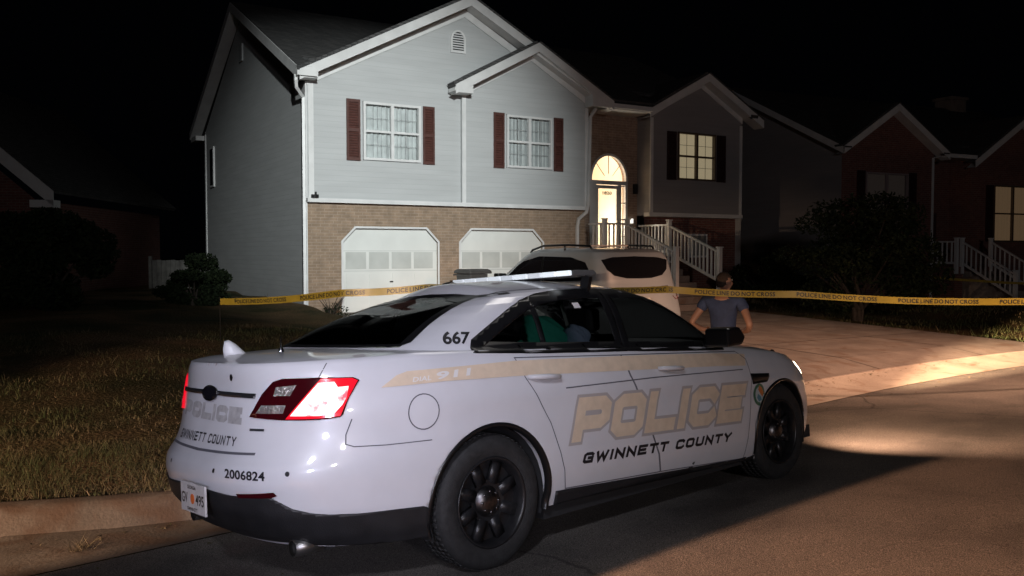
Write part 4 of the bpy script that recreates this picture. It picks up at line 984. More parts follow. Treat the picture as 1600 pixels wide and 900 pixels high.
def build_house():
    H=thing('split_level_house','pale blue grey gabled house with two white garage doors and a lit arched entrance','house',(HX,HY,0),(0,0,TH))
    gar=[[(x0,-.2),(x1,-.2),(x1,2.05),(x1-.34,2.40),(x0+.34,2.40),(x0,2.05)] for x0,x1 in ((.86,3.46),(4.08,6.68))]
    wall_poly('brick_wall',[(0,-.4),(8.1,-.4),(8.1,3.0),(0,3.0)],gar,0,BRICKT,H)
    b=MB(); b.box(8.1-.02,8.1,.02,.6,-.4,3.0); b.build('brick_wall',BRICKT,H)
    wall_poly('siding_wall',[(.0,3.07),(8.1,3.07),(8.1,6.0),(4.22,7.98),(.0,5.92)],[rect(1.40,2.96,4.05,5.50)],-.02,SIDE,H)
    wall_poly('siding_wall',[(4.10,3.07),(8.08,3.07),(8.08,5.95),(6.2,7.05),(4.10,5.85)],[rect(5.42,6.88,4.05,5.48)],-.12,SIDE,H,.10)
    # side wall (gable end) and the closed shell
    s=MB(); s.add([(0,-.02,-.4),(0,11.6,-.4),(0,11.6,5.95),(0,6.1,8.85),(0,-.02,5.95)],[(0,1,2,3,4)]); s.build('siding_wall',SIDE2 if False else SIDE,H)
    s=MB(); s.add([(14.2,0,-.4),(14.2,11.6,-.4),(14.2,11.6,5.95),(14.2,6.1,8.85),(14.2,0,5.95)],[(0,1,2,3,4)]); s.build('siding_wall',SIDE,H); s=MB(); s.add([(0,11.6,-.4),(14.2,11.6,-.4),(14.2,11.6,6),(0,11.6,6)],[(0,1,2,3)]); s.build('siding_wall',SIDE,H); s=MB(); s.add([(8.1,-.12,3.07),(8.1,.6,3.07),(8.1,.6,6.0),(8.1,-.12,6.0)],[(0,1,2,3)]); s.build('siding_wall',SIDE,H); s=MB(); s.add([(4.10,-.02,3.07),(4.10,-.12,3.07),(4.10,-.12,5.85),(4.10,-.02,5.85)],[(0,1,2,3)]); s.build('siding_wall',SIDE,H)
    # band board, corner boards
    t=MB(); t.box(-.03,8.12,-.15,-.001,2.98,3.08); t.build('band_board',WHITE,H)
    for x0,x1,y0,z1 in ((.03,.16,-.045,5.86),(4.09,4.20,-.145,5.86),(7.98,8.10,-.145,5.86)):
        t=MB(); t.box(x0,x1,y0,y0+.024,3.08,z1); t.build('corner_board',WHITE,H)
    # garage doors
    for x0,x1 in ((.86,3.46),(4.08,6.68)):
        y=.10; d=MB(); d.prism([(x0,.30),(x1,.30),(x1,2.05),(x1-.34,2.40),(x0+.34,2.40),(x0,2.05)],'y',y,y+.04)
        D=d.build('garage_door',DOORW,H)
        p=MB(); rows=[(.34,.80),(.84,1.30),(1.34,1.80)]; n=4; cw=(x1-x0-.16)/n
        for r,(za,zb) in enumerate(rows):
            if r==2: continue
            for k in range(n):
                a=x0+.08+k*cw+.05; b_=a+cw-.10; p.box(a,b_,y-.012,y-.0005,za+.04,zb-.04)
        p.build('raised_panels',DOORW,D)
        g=MB()
        for z in (.82,1.32,1.82): g.box(x0+.01,x1-.01,y-.006,y-.001,z-.008,z+.008)
        g.build('section_joint',mat('joint_shadow_grey',(.47,.48,.46),.8),D)
        for k in range(n):
            a=x0+.08+k*cw+.04; b_=a+cw-.08; q=MB(); q.box(a,b_,y-.010,y-.0015,1.37,1.79); q.build('window_light',LITE,D)
        tr=MB()
        for zc in (.70,):
            tr.box((x0+x1)/2-.02,(x0+x1)/2+.06,y-.05,y-.012,1.03,1.06)
        tr.build('handle',TRIM,D)
        fr=MB(); o=[(x0,-.2),(x0,2.05),(x0+.34,2.40),(x1-.34,2.40),(x1,2.05),(x1,-.2)]
        for q in strip(o,.05): fr.prism(q,'y',-.02,-.002)
        fr.build('door_frame',WHITE,H)
        # rolled white stop inside the opening
    # windows and shutters
    window(H,1.40+.07,2.96-.07,4.05+.07,5.50-.07,-.02,seed=1); window(H,5.49,6.81,4.12,5.41,-.12,seed=2)
    for x0,x1,z0,z1,y in ((.98,1.33,4.03,5.52,-.02),(3.02,3.34,4.03,5.50,-.02),(5.03,5.35,4.03,5.50,-.12),(6.94,7.24,4.03,5.50,-.12)): shutter(H,x0,x1,z0,z1,y)
    # gable vent with arched top
    v=MB(); pts=[(4.03-.19,6.98),(4.03+.19,6.98)]+[(4.03+.19*math.cos(t),7.30+.22*math.sin(t)) for t in np.linspace(0,math.pi,12)]
    for q in strip(pts,.05,True): v.prism(q,'y',-.06,-.022)
    V=v.build('gable_vent',WHITE,H); l=MB()
    for k in range(8):
        z=7.01+k*.062; hwid=.18 if z<7.3 else .18*math.sqrt(max(.05,1-((z-7.3)/.22)**2)); l.add([(4.03-hwid,-.055,z-.02),(4.03+hwid,-.055,z-.02),(4.03+hwid,-.03,z+.02),(4.03-hwid,-.03,z+.02)],[(0,1,2,3)])
    l.build('louvre',WHITE,V,fix=False); k=MB(); k.prism(pts,'y',-.026,-.022); k.build('vent_backing',TRIM,V)
    # roofs
    zr=9.03; ey=-.38; ez=6.02
    sl_=(zr-ez)/(6.1-ey)
    for a,b,yy in ((-.32,.02,ey),(.02,8.2,.55),(8.2,10.4,-.30),(10.4,14.2,.9),(14.2,14.5,ey)):
        zz=ez-.02+sl_*(yy-ey); roof_slab(H,[(a,yy,zz),(b,yy,zz),(b,6.1,zr),(a,6.1,zr)]); roof_slab(H,[(-.32,12.5,5.95),(14.5,12.5,5.95),(14.5,6.1,zr),(-.32,6.1,zr)])
    def gable(x0,xm,x1,zf,zp,y0,y1,xa,xb,yw=.0):
        for xe,xw in ((x0,xa),(x1,xb)):
            zw=zf+(zp-zf)*(xw-xe)/(xm-xe); roof_slab(H,[(xe,y0,zf),(xm,y0,zp),(xm,yw,zp),(xe,yw,zf)]); roof_slab(H,[(xw,yw,zw),(xm,yw,zp),(xm,y1,zp),(xw,y1,zw)])
        s=MB()   # soffit under the overhang
        sl=(zp-zf)/(xm-x0)
        rake(H,[(x0,zf+.05),(xm,zp+.05)],y0-.03,y0,.24); rake(H,[(xm,zp+.05),(x1,zf+.05)],y0-.03,y0,.24)
        for a,b in ((x0,xm),(x1,xm)):
            q=MB(); q.add([(a,y0,zf-.19),(b,y0,zp-.19),(b,y0+.40,zp-.19),(a,y0+.40,zf-.19)],[(0,1,2,3)]); q.build('soffit',WHITE,H)
    gable(-.28,4.22,8.72,5.98,8.30,-.40,4.9,.16,8.0)
    gable(3.72,6.22,8.72,6.00,7.34,-.50,3.0,4.2,8.0,-.13)
    # frieze boards under the rakes
    for a,b,y in (((.0,5.95),(4.22,8.10),-.05),((4.22,8.10),(8.0,6.10),-.05),((4.10,6.04),(6.2,7.17),-.15),((6.2,7.17),(8.1,6.12),-.15)):
        q=MB(); q.prism([a,b,(b[0],b[1]-.20),(a[0],a[1]-.20)],'y',y,y+.027); q.build('frieze_board',WHITE,H)
    # cornice returns
    for x0,x1,y0,z in ((-.30,.16,-.42,5.98),(3.70,4.22,-.52,5.98),(7.98,8.70,-.52,5.98)):
        q=MB(); q.prism([(x0,z),(x1,z+.24),(x1,z-.12),(x0+.12,z-.13),(x0,z-.09)] if x0<7 else [(x0,z+.34),(x1,z),(x1,z-.08),(x1-.1,z-.12),(x0,z-.12)],'y',y0,y0+.40); q.build('cornice_return',WHITE,H)
    # side gable trim
    for a,b in (((-.38,6.06),(6.1,9.06)),((6.1,9.06),(12.5,6.0))):
        q=MB(); q.add([(-.36,a[0],a[1]+.06),(-.36,b[0],b[1]+.06),(-.36,b[0],b[1]-.20),(-.36,a[0],a[1]-.20),(-.33,a[0],a[1]+.06),(-.33,b[0],b[1]+.06),(-.33,b[0],b[1]-.20),(-.33,a[0],a[1]-.20)],[(0,1,2,3),(7,6,5,4),(0,4,5,1),(2,6,7,3)]); q.build('rake_board',WHITE,H)
        q=MB(); q.add([(-.34,a[0],a[1]-.19),(-.34,b[0],b[1]-.19),(0,b[0],b[1]-.19),(0,a[0],a[1]-.19)],[(0,1,2,3)]); q.build('soffit',WHITE,H)
    q=MB(); q.box(-.32,.0,11.6,12.5,5.70,5.86); q.box(-.03,.0,11.46,11.6,-.3,5.9); q.build('corner_board',WHITE,H)
    q=MB(); q.box(-.03,0,-.02,.12,-.3,5.9); q.build('corner_board',WHITE,H)
    q=MB(); q.box(-.05,-.005,6.0,6.35,7.45,7.95); q.build('gable_vent',mat('grey_vent',(.28,.29,.29),.6),H)
    for y0 in (10.1,):
        w=MB(); w.box(-.05,.0,y0,y0+.6,4.0,5.35); W_=w.build('window',WHITE,H); p=MB(); p.box(-.056,-.051,y0+.06,y0+.54,4.06,5.29); p.build('pane',mat('dark_pane',(.02,.02,.025),.08,coat=1),W_)
    # downspouts
    pipe(H,[(-.34,-.30,5.92),(-.34,-.30,5.80),(-.30,-.20,5.66),(-.06,.06,5.48),(-.055,.06,5.3),(-.055,.06,.45)],r=.05)
    q=MB(); q.box(-.36,.12,-.50,-.40,5.88,5.99); q.build('gutter',WHITE,H)
    q=MB(); q.box(8.72,10.15,-.50,-.40,5.88,6.00); q.box(8.15,10.3,-.40,.6,5.86,5.90); q.build('gutter',WHITE,H)
    pipe(H,[(8.25,-.3,5.85),(8.14,-.18,5.60),(8.05,-.20,3.1),(8.0,-.2,2.92),(7.80,-.10,2.72),(7.78,-.07,2.5),(7.78,-.07,.4)],r=.05)
    # entry: arched opening in brick
    ac=9.38; ar=.70; az=3.92
    arch=[(ac-ar,1.65),(ac+ar,1.65)]+[(ac+ar*math.cos(t),az+.80*math.sin(t)) for t in np.linspace(0,math.pi,20)]
    wall_poly('entry_wall',[(8.1,-.4),(10.45,-.4),(10.45,5.95),(8.1,5.95)],[arch],.6,BRICKD,H,.25)
    fr=MB(); inn=[(ac+(ar-.03)*math.cos(t),az+.77*math.sin(t)) for t in np.linspace(0,math.pi,20)]
    for q in strip(inn,.07): fr.prism(q,'y',.57,.66)
    fr.box(ac-ar,ac+ar,.58,.68,3.80,3.92); fr.box(8.68,8.76,.58,.68,1.65,3.80); fr.box(10.0,10.08,.58,.68,1.65,3.80); fr.box(9.74,9.84,.58,.68,1.65,3.80); fr.box(8.76,8.93,.60,.66,1.65,3.80)
    E=fr.build('door_frame',WHITE,H)
    for k in range(1,4):
        t=math.pi*k/4; q=MB(); q.obox((ac+.2*math.cos(t),.62,az+.2*math.sin(t)),(ac+.66*math.cos(t),.62,az+.74*math.sin(t)),.015,.02,up=(0,1,0)); q.build('fanlight_bar',mat('thin_grey_bar',(.3,.27,.22),.5) if k==1 else bpy.data.materials['thin_grey_bar'],E)
    d=MB(); d.box(8.93,9.0,.60,.64,1.66,3.78); d.box(9.68,9.74,.60,.64,1.66,3.78); d.box(9.0,9.68,.60,.64,3.68,3.78); d.box(9.0,9.68,.60,.64,1.66,1.9); D=d.build('storm_door',WHITE,H)
    p=MB(); p.add([(9.0,.62,1.9),(9.68,.62,1.9),(9.68,.62,3.68),(9.0,.62,3.68)],[(0,1,2,3)]); p.build('pane',PANE,D)
    h=MB(); h.box(9.66,9.70,.55,.60,2.62,2.74); h.build('handle',CHROME,D)
    flat_text('house_number','1820',TRIM,D,Matrix(((1,0,0,9.16),(0,0,-1,.612),(0,1,0,3.50),(0,0,0,1))),.10,.34,bold=.04)
    sd=MB()
    for k in range(5): sd.box(9.84,10.0,.60,.62,1.75+k*.5,1.78+k*.5)
    sd.build('sidelight_bars',WHITE,E)
    # lit hall behind the door
    warm=mat('cream_hall_wall',(.85,.74,.60),.8); bright=mat('white_hall_wall',(.85,.80,.68),.8)
    r=MB(); r.add([(8.2,3.4,1.6),(10.4,3.4,1.6),(10.4,3.4,5.5),(8.2,3.4,5.5)],[(0,1,2,3)]); r.add([(8.2,.72,1.6),(8.2,3.4,1.6),(8.2,3.4,5.5),(8.2,.72,5.5)],[(0,1,2,3)]); r.add([(10.4,.72,1.6),(10.4,3.4,1.6),(10.4,3.4,5.5),(10.4,.72,5.5)],[(0,1,2,3)]); r.add([(8.2,.62,5.5),(10.4,.62,5.5),(10.4,3.4,5.5),(8.2,3.4,5.5)],[(0,1,2,3)]); r.build('hall_wall',warm,H)
    r=MB(); r.box(8.2,10.4,.7,3.4,1.55,1.62); r.build('hall_floor',mat('hall_floor',(.35,.25,.15),.5),H)
    r=MB(); r.box(8.9,9.95,2.9,3.38,1.62,3.05); r.build('hall_partition',bright,H)
    r=MB()
    for k in range(9): r.box(8.9+k*.125,8.92+k*.125,2.88,2.90,3.05,3.75)
    r.box(8.88,9.95,2.86,2.92,3.75,3.80); r.build('hall_railing',mat('hall_rail_wood',(.35,.2,.1),.5),H)
    la=MB(); la.lathe([(0,0),(.12,.03),(.16,.12),(.10,.25),(.02,.30),(.012,.75),(0,.75)],(9.30,2.0,4.30),'z',12); la.build('hall_lamp',mat('hall_lamp_glass',(.5,.42,.3),.4),H)
    def plamp(loc,e,r_=.12,col=(1,.78,.48)):
        l=bpy.data.lights.new('hall_light','POINT'); l.energy=e; l.color=col; l.shadow_soft_size=r_; o=bpy.data.objects.new('hall_light',l); COL.objects.link(o); o.parent=H; o.location=loc
    plamp((9.3,1.5,4.9),60,col=(1,.87,.68)); plamp((9.4,1.7,2.5),120,col=(1,.90,.74))
    q=MB(); q.box(10.14,10.22,.48,.58,2.66,2.80); q.build('porch_lamp',mat('porch_lamp_lit',(.6,.6,.6),.3,emis=(1,.95,.85),estr=1.2),H)
    q=MB(); q.box(10.28,10.40,.50,.59,3.55,3.85); q.build('wall_lantern',TRIM,H)
    # right wing
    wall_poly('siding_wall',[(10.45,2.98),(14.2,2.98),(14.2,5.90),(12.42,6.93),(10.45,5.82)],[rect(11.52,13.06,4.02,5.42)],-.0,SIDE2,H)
    wall_poly('brick_wall',[(10.45,-.6),(14.2,-.6),(14.2,2.9),(10.45,2.9)],[],.25,BRICKR,H)
    s=MB(); s.add([(10.45,0,2.9),(10.45,.6,2.9),(10.45,.6,6),(10.45,0,6)],[(0,1,2,3)]); s.build('siding_wall',SIDE2,H)
    t=MB(); t.box(10.43,14.24,-.03,.25,2.86,2.98); t.build('band_board',WHITE,H)
    for x0,x1 in ((10.45,10.56),(14.10,14.2)):
        t=MB(); t.box(x0,x1,-.03,-.003,2.98,5.8); t.build('corner_board',WHITE,H)
    gable(10.15,12.45,14.78,5.93,7.18,-.36,3.2,10.6,14.05)
    for a,b in (((10.45,6.02),(12.44,7.03)),((12.44,7.03),(14.2,6.05))):
        q=MB(); q.prism([a,b,(b[0],b[1]-.18),(a[0],a[1]-.18)],'y',-.03,-.003); q.build('frieze_board',WHITE,H)
    DK=mat('backlit_window_frame',(.10,.07,.045),.5)  # backlit look of the frame put into a dark colour
    window(H,11.57,13.01,4.05,5.40,0.0,frame=DK,curt=CURTL,fw=.05,wavy=False); shutter(H,11.10,11.46,3.98,5.44,0,SHUTB); shutter(H,13.12,13.48,3.98,5.44,0,SHUTB)
    q=MB(); q.box(12.2,12.95,.19,.248,1.62,2.36); Wn=q.build('window',WHITE,H); p=MB(); p.box(12.26,12.89,.184,.189,1.68,2.30); p.build('pane',mat('dusty_pane',(.2,.2,.19),.2),Wn)
    # entrance landing, steps and railings
    zl=1.66; q=MB(); q.box(8.1,10.5,-.95,.6,zl-.12,zl); q.build('landing',G['concrete'],H)
    q=MB(); q.box(8.12,10.48,-.92,.59,-.3,zl-.12); q.build('landing_base',BRICKR,H)
    q=MB(); n=8
    for k in range(n):
        z=zl-(k+1)*(zl-.22)/n; q.box(8.98,10.42,-.95-(k+1)*.29,-.95-k*.29,-.2,z)
    q.build('steps',G['concrete'],H)
    railing(H,(8.14,-.16,zl),(8.14,-.88,zl),post0=False); railing(H,(8.14,-.88,zl),(8.93,-.88,zl),post0=False); railing(H,(10.46,.5,zl),(10.46,-.88,zl),post0=False)
    dz=(zl-.22)/n/.29
    railing(H,(8.93,-.95,zl-.05),(8.93,-2.95,zl-2.0*dz*.64),post0=False); railing(H,(10.46,-.95,zl-.05),(10.46,-2.95,zl-2.0*dz*.64),post0=False)
    # white meter and hose fittings on the brick
    q=MB(); q.box(.05,.22,-.20,-.15,3.08,3.16); q.box(.12,.16,-.24,-.20,3.10,3.22); q.build('flood_lamp',TRIM,H)
    return H

def build_neighbours():
    # right-hand house
    N=thing('neighbouring_house','dark brick gabled house with chimney, dim lit window and steps, furthest right','house',(11.6,31,-.6),(0,0,R(25)))
    z0=.6
    wall_poly('brick_wall',[(0,-.3),(4.6,-.3),(4.6,5.5+z0),(2.3,7.0+z0),(0,5.5+z0)],[rect(1.15,3.25,2.55+z0,4.65+z0)],0,BRICKR,N)
    wall_poly('brick_wall',[(4.6,-.3),(6.6,-.3),(6.6,5.45+z0),(4.6,5.45+z0)],[],.9,BRICKR,N)
    wall_poly('brick_wall',[(6.6,-.3),(12,-.3),(12,5.2+z0),(9.3,6.9+z0),(6.6,5.2+z0)],[rect(7.95,10.2,2.2+z0,4.4+z0)],-.0,BRICKR,N)
    s=MB(); s.add([(0,0,-.3),(0,12,-.3),(0,12,5.4+z0),(0,6,8.4+z0),(0,0,5.4+z0)],[(0,1,2,3,4)]); s.build('siding_wall',siding_mat('grey_side_siding',(.27,.25,.25)),N)
    s=MB(); s.add([(4.6,0,0),(4.6,.9,0),(4.6,.9,6),(4.6,0,6)],[(0,1,2,3)]); s.add([(6.6,0,0),(6.6,.9,0),(6.6,.9,5.9),(6.6,0,5.9)],[(0,1,2,3)]); s.add([(12,0,-.3),(12,12,-.3),(12,12,6),(12,0,6)],[(0,1,2,3)]); s.build('brick_wall',BRICKR,N)
    sn=3.1/6.4
    for a,b,yy in ((-.3,.02,-.4),(.02,4.6,.6),(4.6,6.6,-.4),(6.6,12.3,.6),(12.3,15.4,-.4)): roof_slab(N,[(a,yy,5.35+z0+sn*(yy+.4)),(b,yy,5.35+z0+sn*(yy+.4)),(b,6,8.45+z0),(a,6,8.45+z0)])
    if True: roof_slab(N,[(-.3,12.4,5.35+z0),(15.4,12.4,5.35+z0),(15.4,6,8.45+z0),(-.3,6,8.45+z0)])
    for x0,xm,x1,zf,zp in ((-.3,2.3,4.95,5.42,7.05),(6.35,9.3,12.3,5.2,7.05)):
        zf+=z0;zp+=z0
        [(roof_slab(N,[(xe,-.4,zf),(xm,-.4,zp),(xm,0,zp),(xe,0,zf)]),roof_slab(N,[(xw,0,zf+(zp-zf)*(xw-xe)/(xm-xe)),(xm,0,zp),(xm,4,zp),(xw,4,zf+(zp-zf)*(xw-xe)/(xm-xe))])) for xe,xw in ((x0,x0+.46),(x1,x1-.46))]
        rake(N,[(x0,zf+.05),(xm,zp+.05)],-.43,-.40,.26); rake(N,[(xm,zp+.05),(x1,zf+.05)],-.43,-.40,.26)
        for a,b in ((x0,xm),(x1,xm)):
            q=MB(); q.add([(a,-.4,zf-.2),(b,-.4,zp-.2),(b,0,zp-.2),(a,0,zf-.2)],[(0,1,2,3)]); q.build('soffit',WHITE,N)
    for a,b in (((-.4,5.4+z0),(6,8.5+z0)),((6,8.5+z0),(12.4,5.4+z0))):
        q=MB(); q.add([(-.33,a[0],a[1]+.05),(-.33,b[0],b[1]+.05),(-.33,b[0],b[1]-.2),(-.33,a[0],a[1]-.2)],[(0,1,2,3)]); q.build('rake_board',WHITE,N)
    q=MB(); q.box(12.0,15.1,0,.1,-.3,5.4+z0); q.build('brick_wall',BRICKR,N)
    q=MB(); q.box(4.9,6.4,-.45,-.36,5.30+z0,5.44+z0); q.box(4.6,6.6,-.36,.9,5.3+z0,5.34+z0); q.build('gutter',WHITE,N)
    q=MB(); q.box(4.5,4.6,-.03,0,.2,5.3+z0); q.build('downspout',WHITE,N)
    window(N,1.2,3.2,2.6+z0,4.6+z0,0,frame=mat('dim_frame',(.25,.2,.2),.5),curt=CURTX,wavy=False,muntins=False); shutter(N,.72,1.10,2.5+z0,4.7+z0,0,SHUTB); shutter(N,3.30,3.68,2.5+z0,4.7+z0,0,SHUTB)
    window(N,8.0,10.15,2.25+z0,4.35+z0,0,frame=bpy.data.materials['backlit_window_frame'],curt=CURTD,wavy=True,muntins=False); shutter(N,7.5,7.9,2.2+z0,4.4+z0,0,SHUTB)
    q=MB(); q.box(5.0,5.85,.86,.90,1.3+z0,3.3+z0); D=q.build('door',mat('dark_door',(.05,.02,.02),.4),N)
    q=MB(); q.box(4.70,4.88,.85,.89,1.6+z0,3.0+z0); q.build('sidelight',mat('lit_sidelight',(.5,.4,.3),.5,emis=(1,.72,.45),estr=.28),N)
    q=MB(); q.box(12.5,13.5,5.6,6.5,7.6+z0,8.95+z0); q.box(12.42,13.58,5.52,6.58,8.95+z0,9.08+z0); q.build('chimney',mat('chimney_siding',(.16,.13,.11),.8,noise=(3,.3)),N)
    zl=1.25+z0; q=MB(); q.box(4.6,6.6,-1.0,.9,-.2,zl); q.build('landing',BRICKR,N)
    q=MB()
    for k in range(7): q.box(5.0,6.4,-1-(k+1)*.3,-1-k*.3,-.3,zl-(k+1)*.17)
    q.build('steps',G['concrete'],N)
    railing(N,(4.65,.6,zl),(4.65,-1,zl),gap=.18,post0=False); railing(N,(4.95,-1,zl),(4.95,-3.1,.1+z0),gap=.18); railing(N,(6.5,-1,zl),(6.5,-3.1,.1+z0),gap=.18)
    # left-hand house: only its gable foot shows
    Wd=thing('neighbouring_house','dark red brick house with a steep white gable edge, at the left border','house',(-12.55,24.2,0),(0,0,R(4)))
    wall_poly('brick_wall',[(-7.8,0),(-.45,0),(-.45,3.15),(-4.1,6.3),(-7.8,3.15)],[],0,BRICKR,Wd)
    s=MB(); s.add([(-.45,0,0),(-.45,10,0),(-.45,10,3.2),(-.45,0,3.2)],[(0,1,2,3)]); s.build('brick_wall',BRICKR,Wd)
    for x0,xm,zf,zp in ((.12,-4.1,3.38,7.0),(-8.35,-4.1,3.38,7.0)):
        roof_slab(Wd,[(x0,-.4,zf),(xm,-.4,zp),(xm,10,zp),(x0,10,zf)])
        rake(Wd,[(x0,zf+.06),(xm,zp+.06)],-.44,-.40,.42); q=MB(); q.add([(x0,-.4,zf-.35),(xm,-.4,zp-.35),(xm,0,zp-.35),(x0,0,zf-.35)],[(0,1,2,3)]); q.build('soffit',WHITE,Wd)
    q=MB(); q.box(-.5,.12,-.44,-.0,3.0,3.2); q.build('cornice_return',WHITE,Wd)
# ------------------------------------------------------------ plants
def leafy(name,parent,clumps,n,size,m):
    """n small leaf faces spread through clumps [(centre, radii)]"""
    C=[];wts=np.array([c[1][0]*c[1][1]*c[1][2] for c in clumps]); wts=wts/wts.sum()
    idx=RNG.choice(len(clumps),n,p=wts); d=RNG.normal(size=(n,3)); d/=np.linalg.norm(d,axis=1)[:,None]; r=RNG.uniform(.35,1.08,n)**.6
    P=np.array([clumps[i][0] for i in idx])+d*r[:,None]*np.array([clumps[i][1] for i in idx])
    A=RNG.normal(size=(n,3)); A/=np.linalg.norm(A,axis=1)[:,None]; B=np.cross(A,RNG.normal(size=(n,3))); B/=np.linalg.norm(B,axis=1)[:,None]
    s=RNG.uniform(.6,1.3,n)[:,None]*size
    V=np.stack([P-A*s,P-B*s*.45,P+A*s,P+B*s*.45],1).reshape(-1,3)
    me=bpy.data.meshes.new(name); me.vertices.add(4*n); me.vertices.foreach_set('co',V.reshape(-1)); me.loops.add(4*n); me.loops.foreach_set('vertex_index',np.arange(4*n,dtype=np.int32)); me.polygons.add(n); me.polygons.foreach_set('loop_start',np.arange(0,4*n,4,dtype=np.int32)); me.update()
    a=me.attributes.new('tone','FLOAT','POINT'); a.data.foreach_set('value',np.repeat(RNG.uniform(0,.45,n),4).astype(np.float32))
    return newobj(name,me,m,parent)
BARK=mat('bark',(.035,.026,.020),.9,noise=(8,.4),bump=(20,.6))
def leaf_mat(name,c0,c1):
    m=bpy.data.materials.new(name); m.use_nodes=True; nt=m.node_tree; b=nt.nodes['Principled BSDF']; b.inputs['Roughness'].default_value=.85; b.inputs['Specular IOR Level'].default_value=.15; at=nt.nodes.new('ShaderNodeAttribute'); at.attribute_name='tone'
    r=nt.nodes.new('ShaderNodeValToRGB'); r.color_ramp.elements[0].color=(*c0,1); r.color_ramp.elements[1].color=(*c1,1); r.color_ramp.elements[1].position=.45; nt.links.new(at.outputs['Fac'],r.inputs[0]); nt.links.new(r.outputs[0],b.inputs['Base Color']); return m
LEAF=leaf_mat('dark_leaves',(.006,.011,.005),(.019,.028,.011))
def plant(name,label,cat,loc,R3,nc,n,size,trunks=3,base=.0,spread=.8,group=None):
    t=thing(name,label,cat,loc); mb=MB(); cl=[]
    rx,ry,rz=R3
    for k in range(nc):
        a=random.uniform(0,6.28); q=random.uniform(.1,1)**.5*spread; h=random.uniform(0,1); w=math.sin(min(1,.25+h*.9)*math.pi*.8)
        cl.append(((rx*q*math.cos(a)*w,ry*q*math.sin(a)*w,base+rz*(.12+h*.85)),(rx*random.uniform(.2,.36),ry*random.uniform(.2,.36),rz*random.uniform(.10,.17))))
    for k in range(trunks):
        a=6.28*k/trunks+.4; c=cl[(k*5)%len(cl)][0]
        mb.tube([(.04*math.cos(a),.04*math.sin(a),-.3),(.10*math.cos(a),.10*math.sin(a),base*.6+.2),(c[0]*.5,c[1]*.5,base+rz*.35),(c[0],c[1],c[2])],[.06,.05,.035,.012],7)
    for c in cl[::2]: mb.tube([(c[0][0]*.3,c[0][1]*.3,max(.1,base*.6+c[0][2]*.4)),c[0]],[.025,.008],5)
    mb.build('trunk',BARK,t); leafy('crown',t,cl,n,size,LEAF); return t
def build_plants():
    def at(x,y,dz=-.05): return (x,y,zlawn(x,y)+dz)
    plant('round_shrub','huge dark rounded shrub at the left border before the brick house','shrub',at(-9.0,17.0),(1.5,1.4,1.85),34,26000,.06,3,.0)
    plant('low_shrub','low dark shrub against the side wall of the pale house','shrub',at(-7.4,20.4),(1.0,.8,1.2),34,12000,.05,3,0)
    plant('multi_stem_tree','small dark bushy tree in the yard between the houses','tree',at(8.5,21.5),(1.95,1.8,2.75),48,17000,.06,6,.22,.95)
    plant('low_shrub','low black-green shrub beside the entrance steps','shrub',at(7.3,25.0),(1.25,1.0,1.35),16,7000,.05,3,0)
    # bare twiggy bush at the brick pier by the first garage door
    x,y=hw(.42,-.45); t=thing('twiggy_bush','small bare twiggy bush at the brick corner beside the left garage door','bush',(x,y,zlawn(x,y)-.05)); mb=MB()
    for k in range(26):
        a=random.uniform(0,6.28); l=random.uniform(.35,.9); p=[(0,0,0),(.12*l*math.cos(a),.12*l*math.sin(a),l*.5),(.5*l*math.cos(a+.3),.5*l*math.sin(a+.3),l)]; mb.tube(p,[.012,.008,.004],5)
    mb.build('branch',BARK,t); leafy('foliage',t,[((.1,0,.28),(.32,.25,.22)),((.45,.0,.12),(.35,.22,.14))],500,.035,LEAF)
    # hedge plants left of driveway near first door (dark, low)
    for u,v,l in () and ((.35,-1.9,'low clump of leaves at the driveway edge by the brick corner'),):
        x,y=hw(u,v); plant('ground_plant',l,'plant',(x,y,.45 if u<1 else .2),(.35,.3,.38),6,900,.04,2)
    # wooden fence between houses
    f=thing('wooden_fence','weathered plain board fence in the dark beyond the lawn','fence',(-12.1,29.5,-.1),(0,0,R(6))); mb=MB()
    for k in range(26): mb.box(k*.15,k*.15+.142,0,.02,.0,1.62+.012*math.sin(k*2.1))
    FM=mat('weathered_boards',(.13,.125,.115),.9,noise=(4,.4)); mb.build('boards',FM,f)
    q=MB(); q.box(0,3.9,.022,.06,.3,.4); q.box(0,3.9,.022,.06,1.3,1.4); q.build('fence_rail',FM,f)
    for x in (-.12,3.92): q=MB(); q.box(x,x+.10,-.02,.08,0,1.75); q.build('post',FM,f)

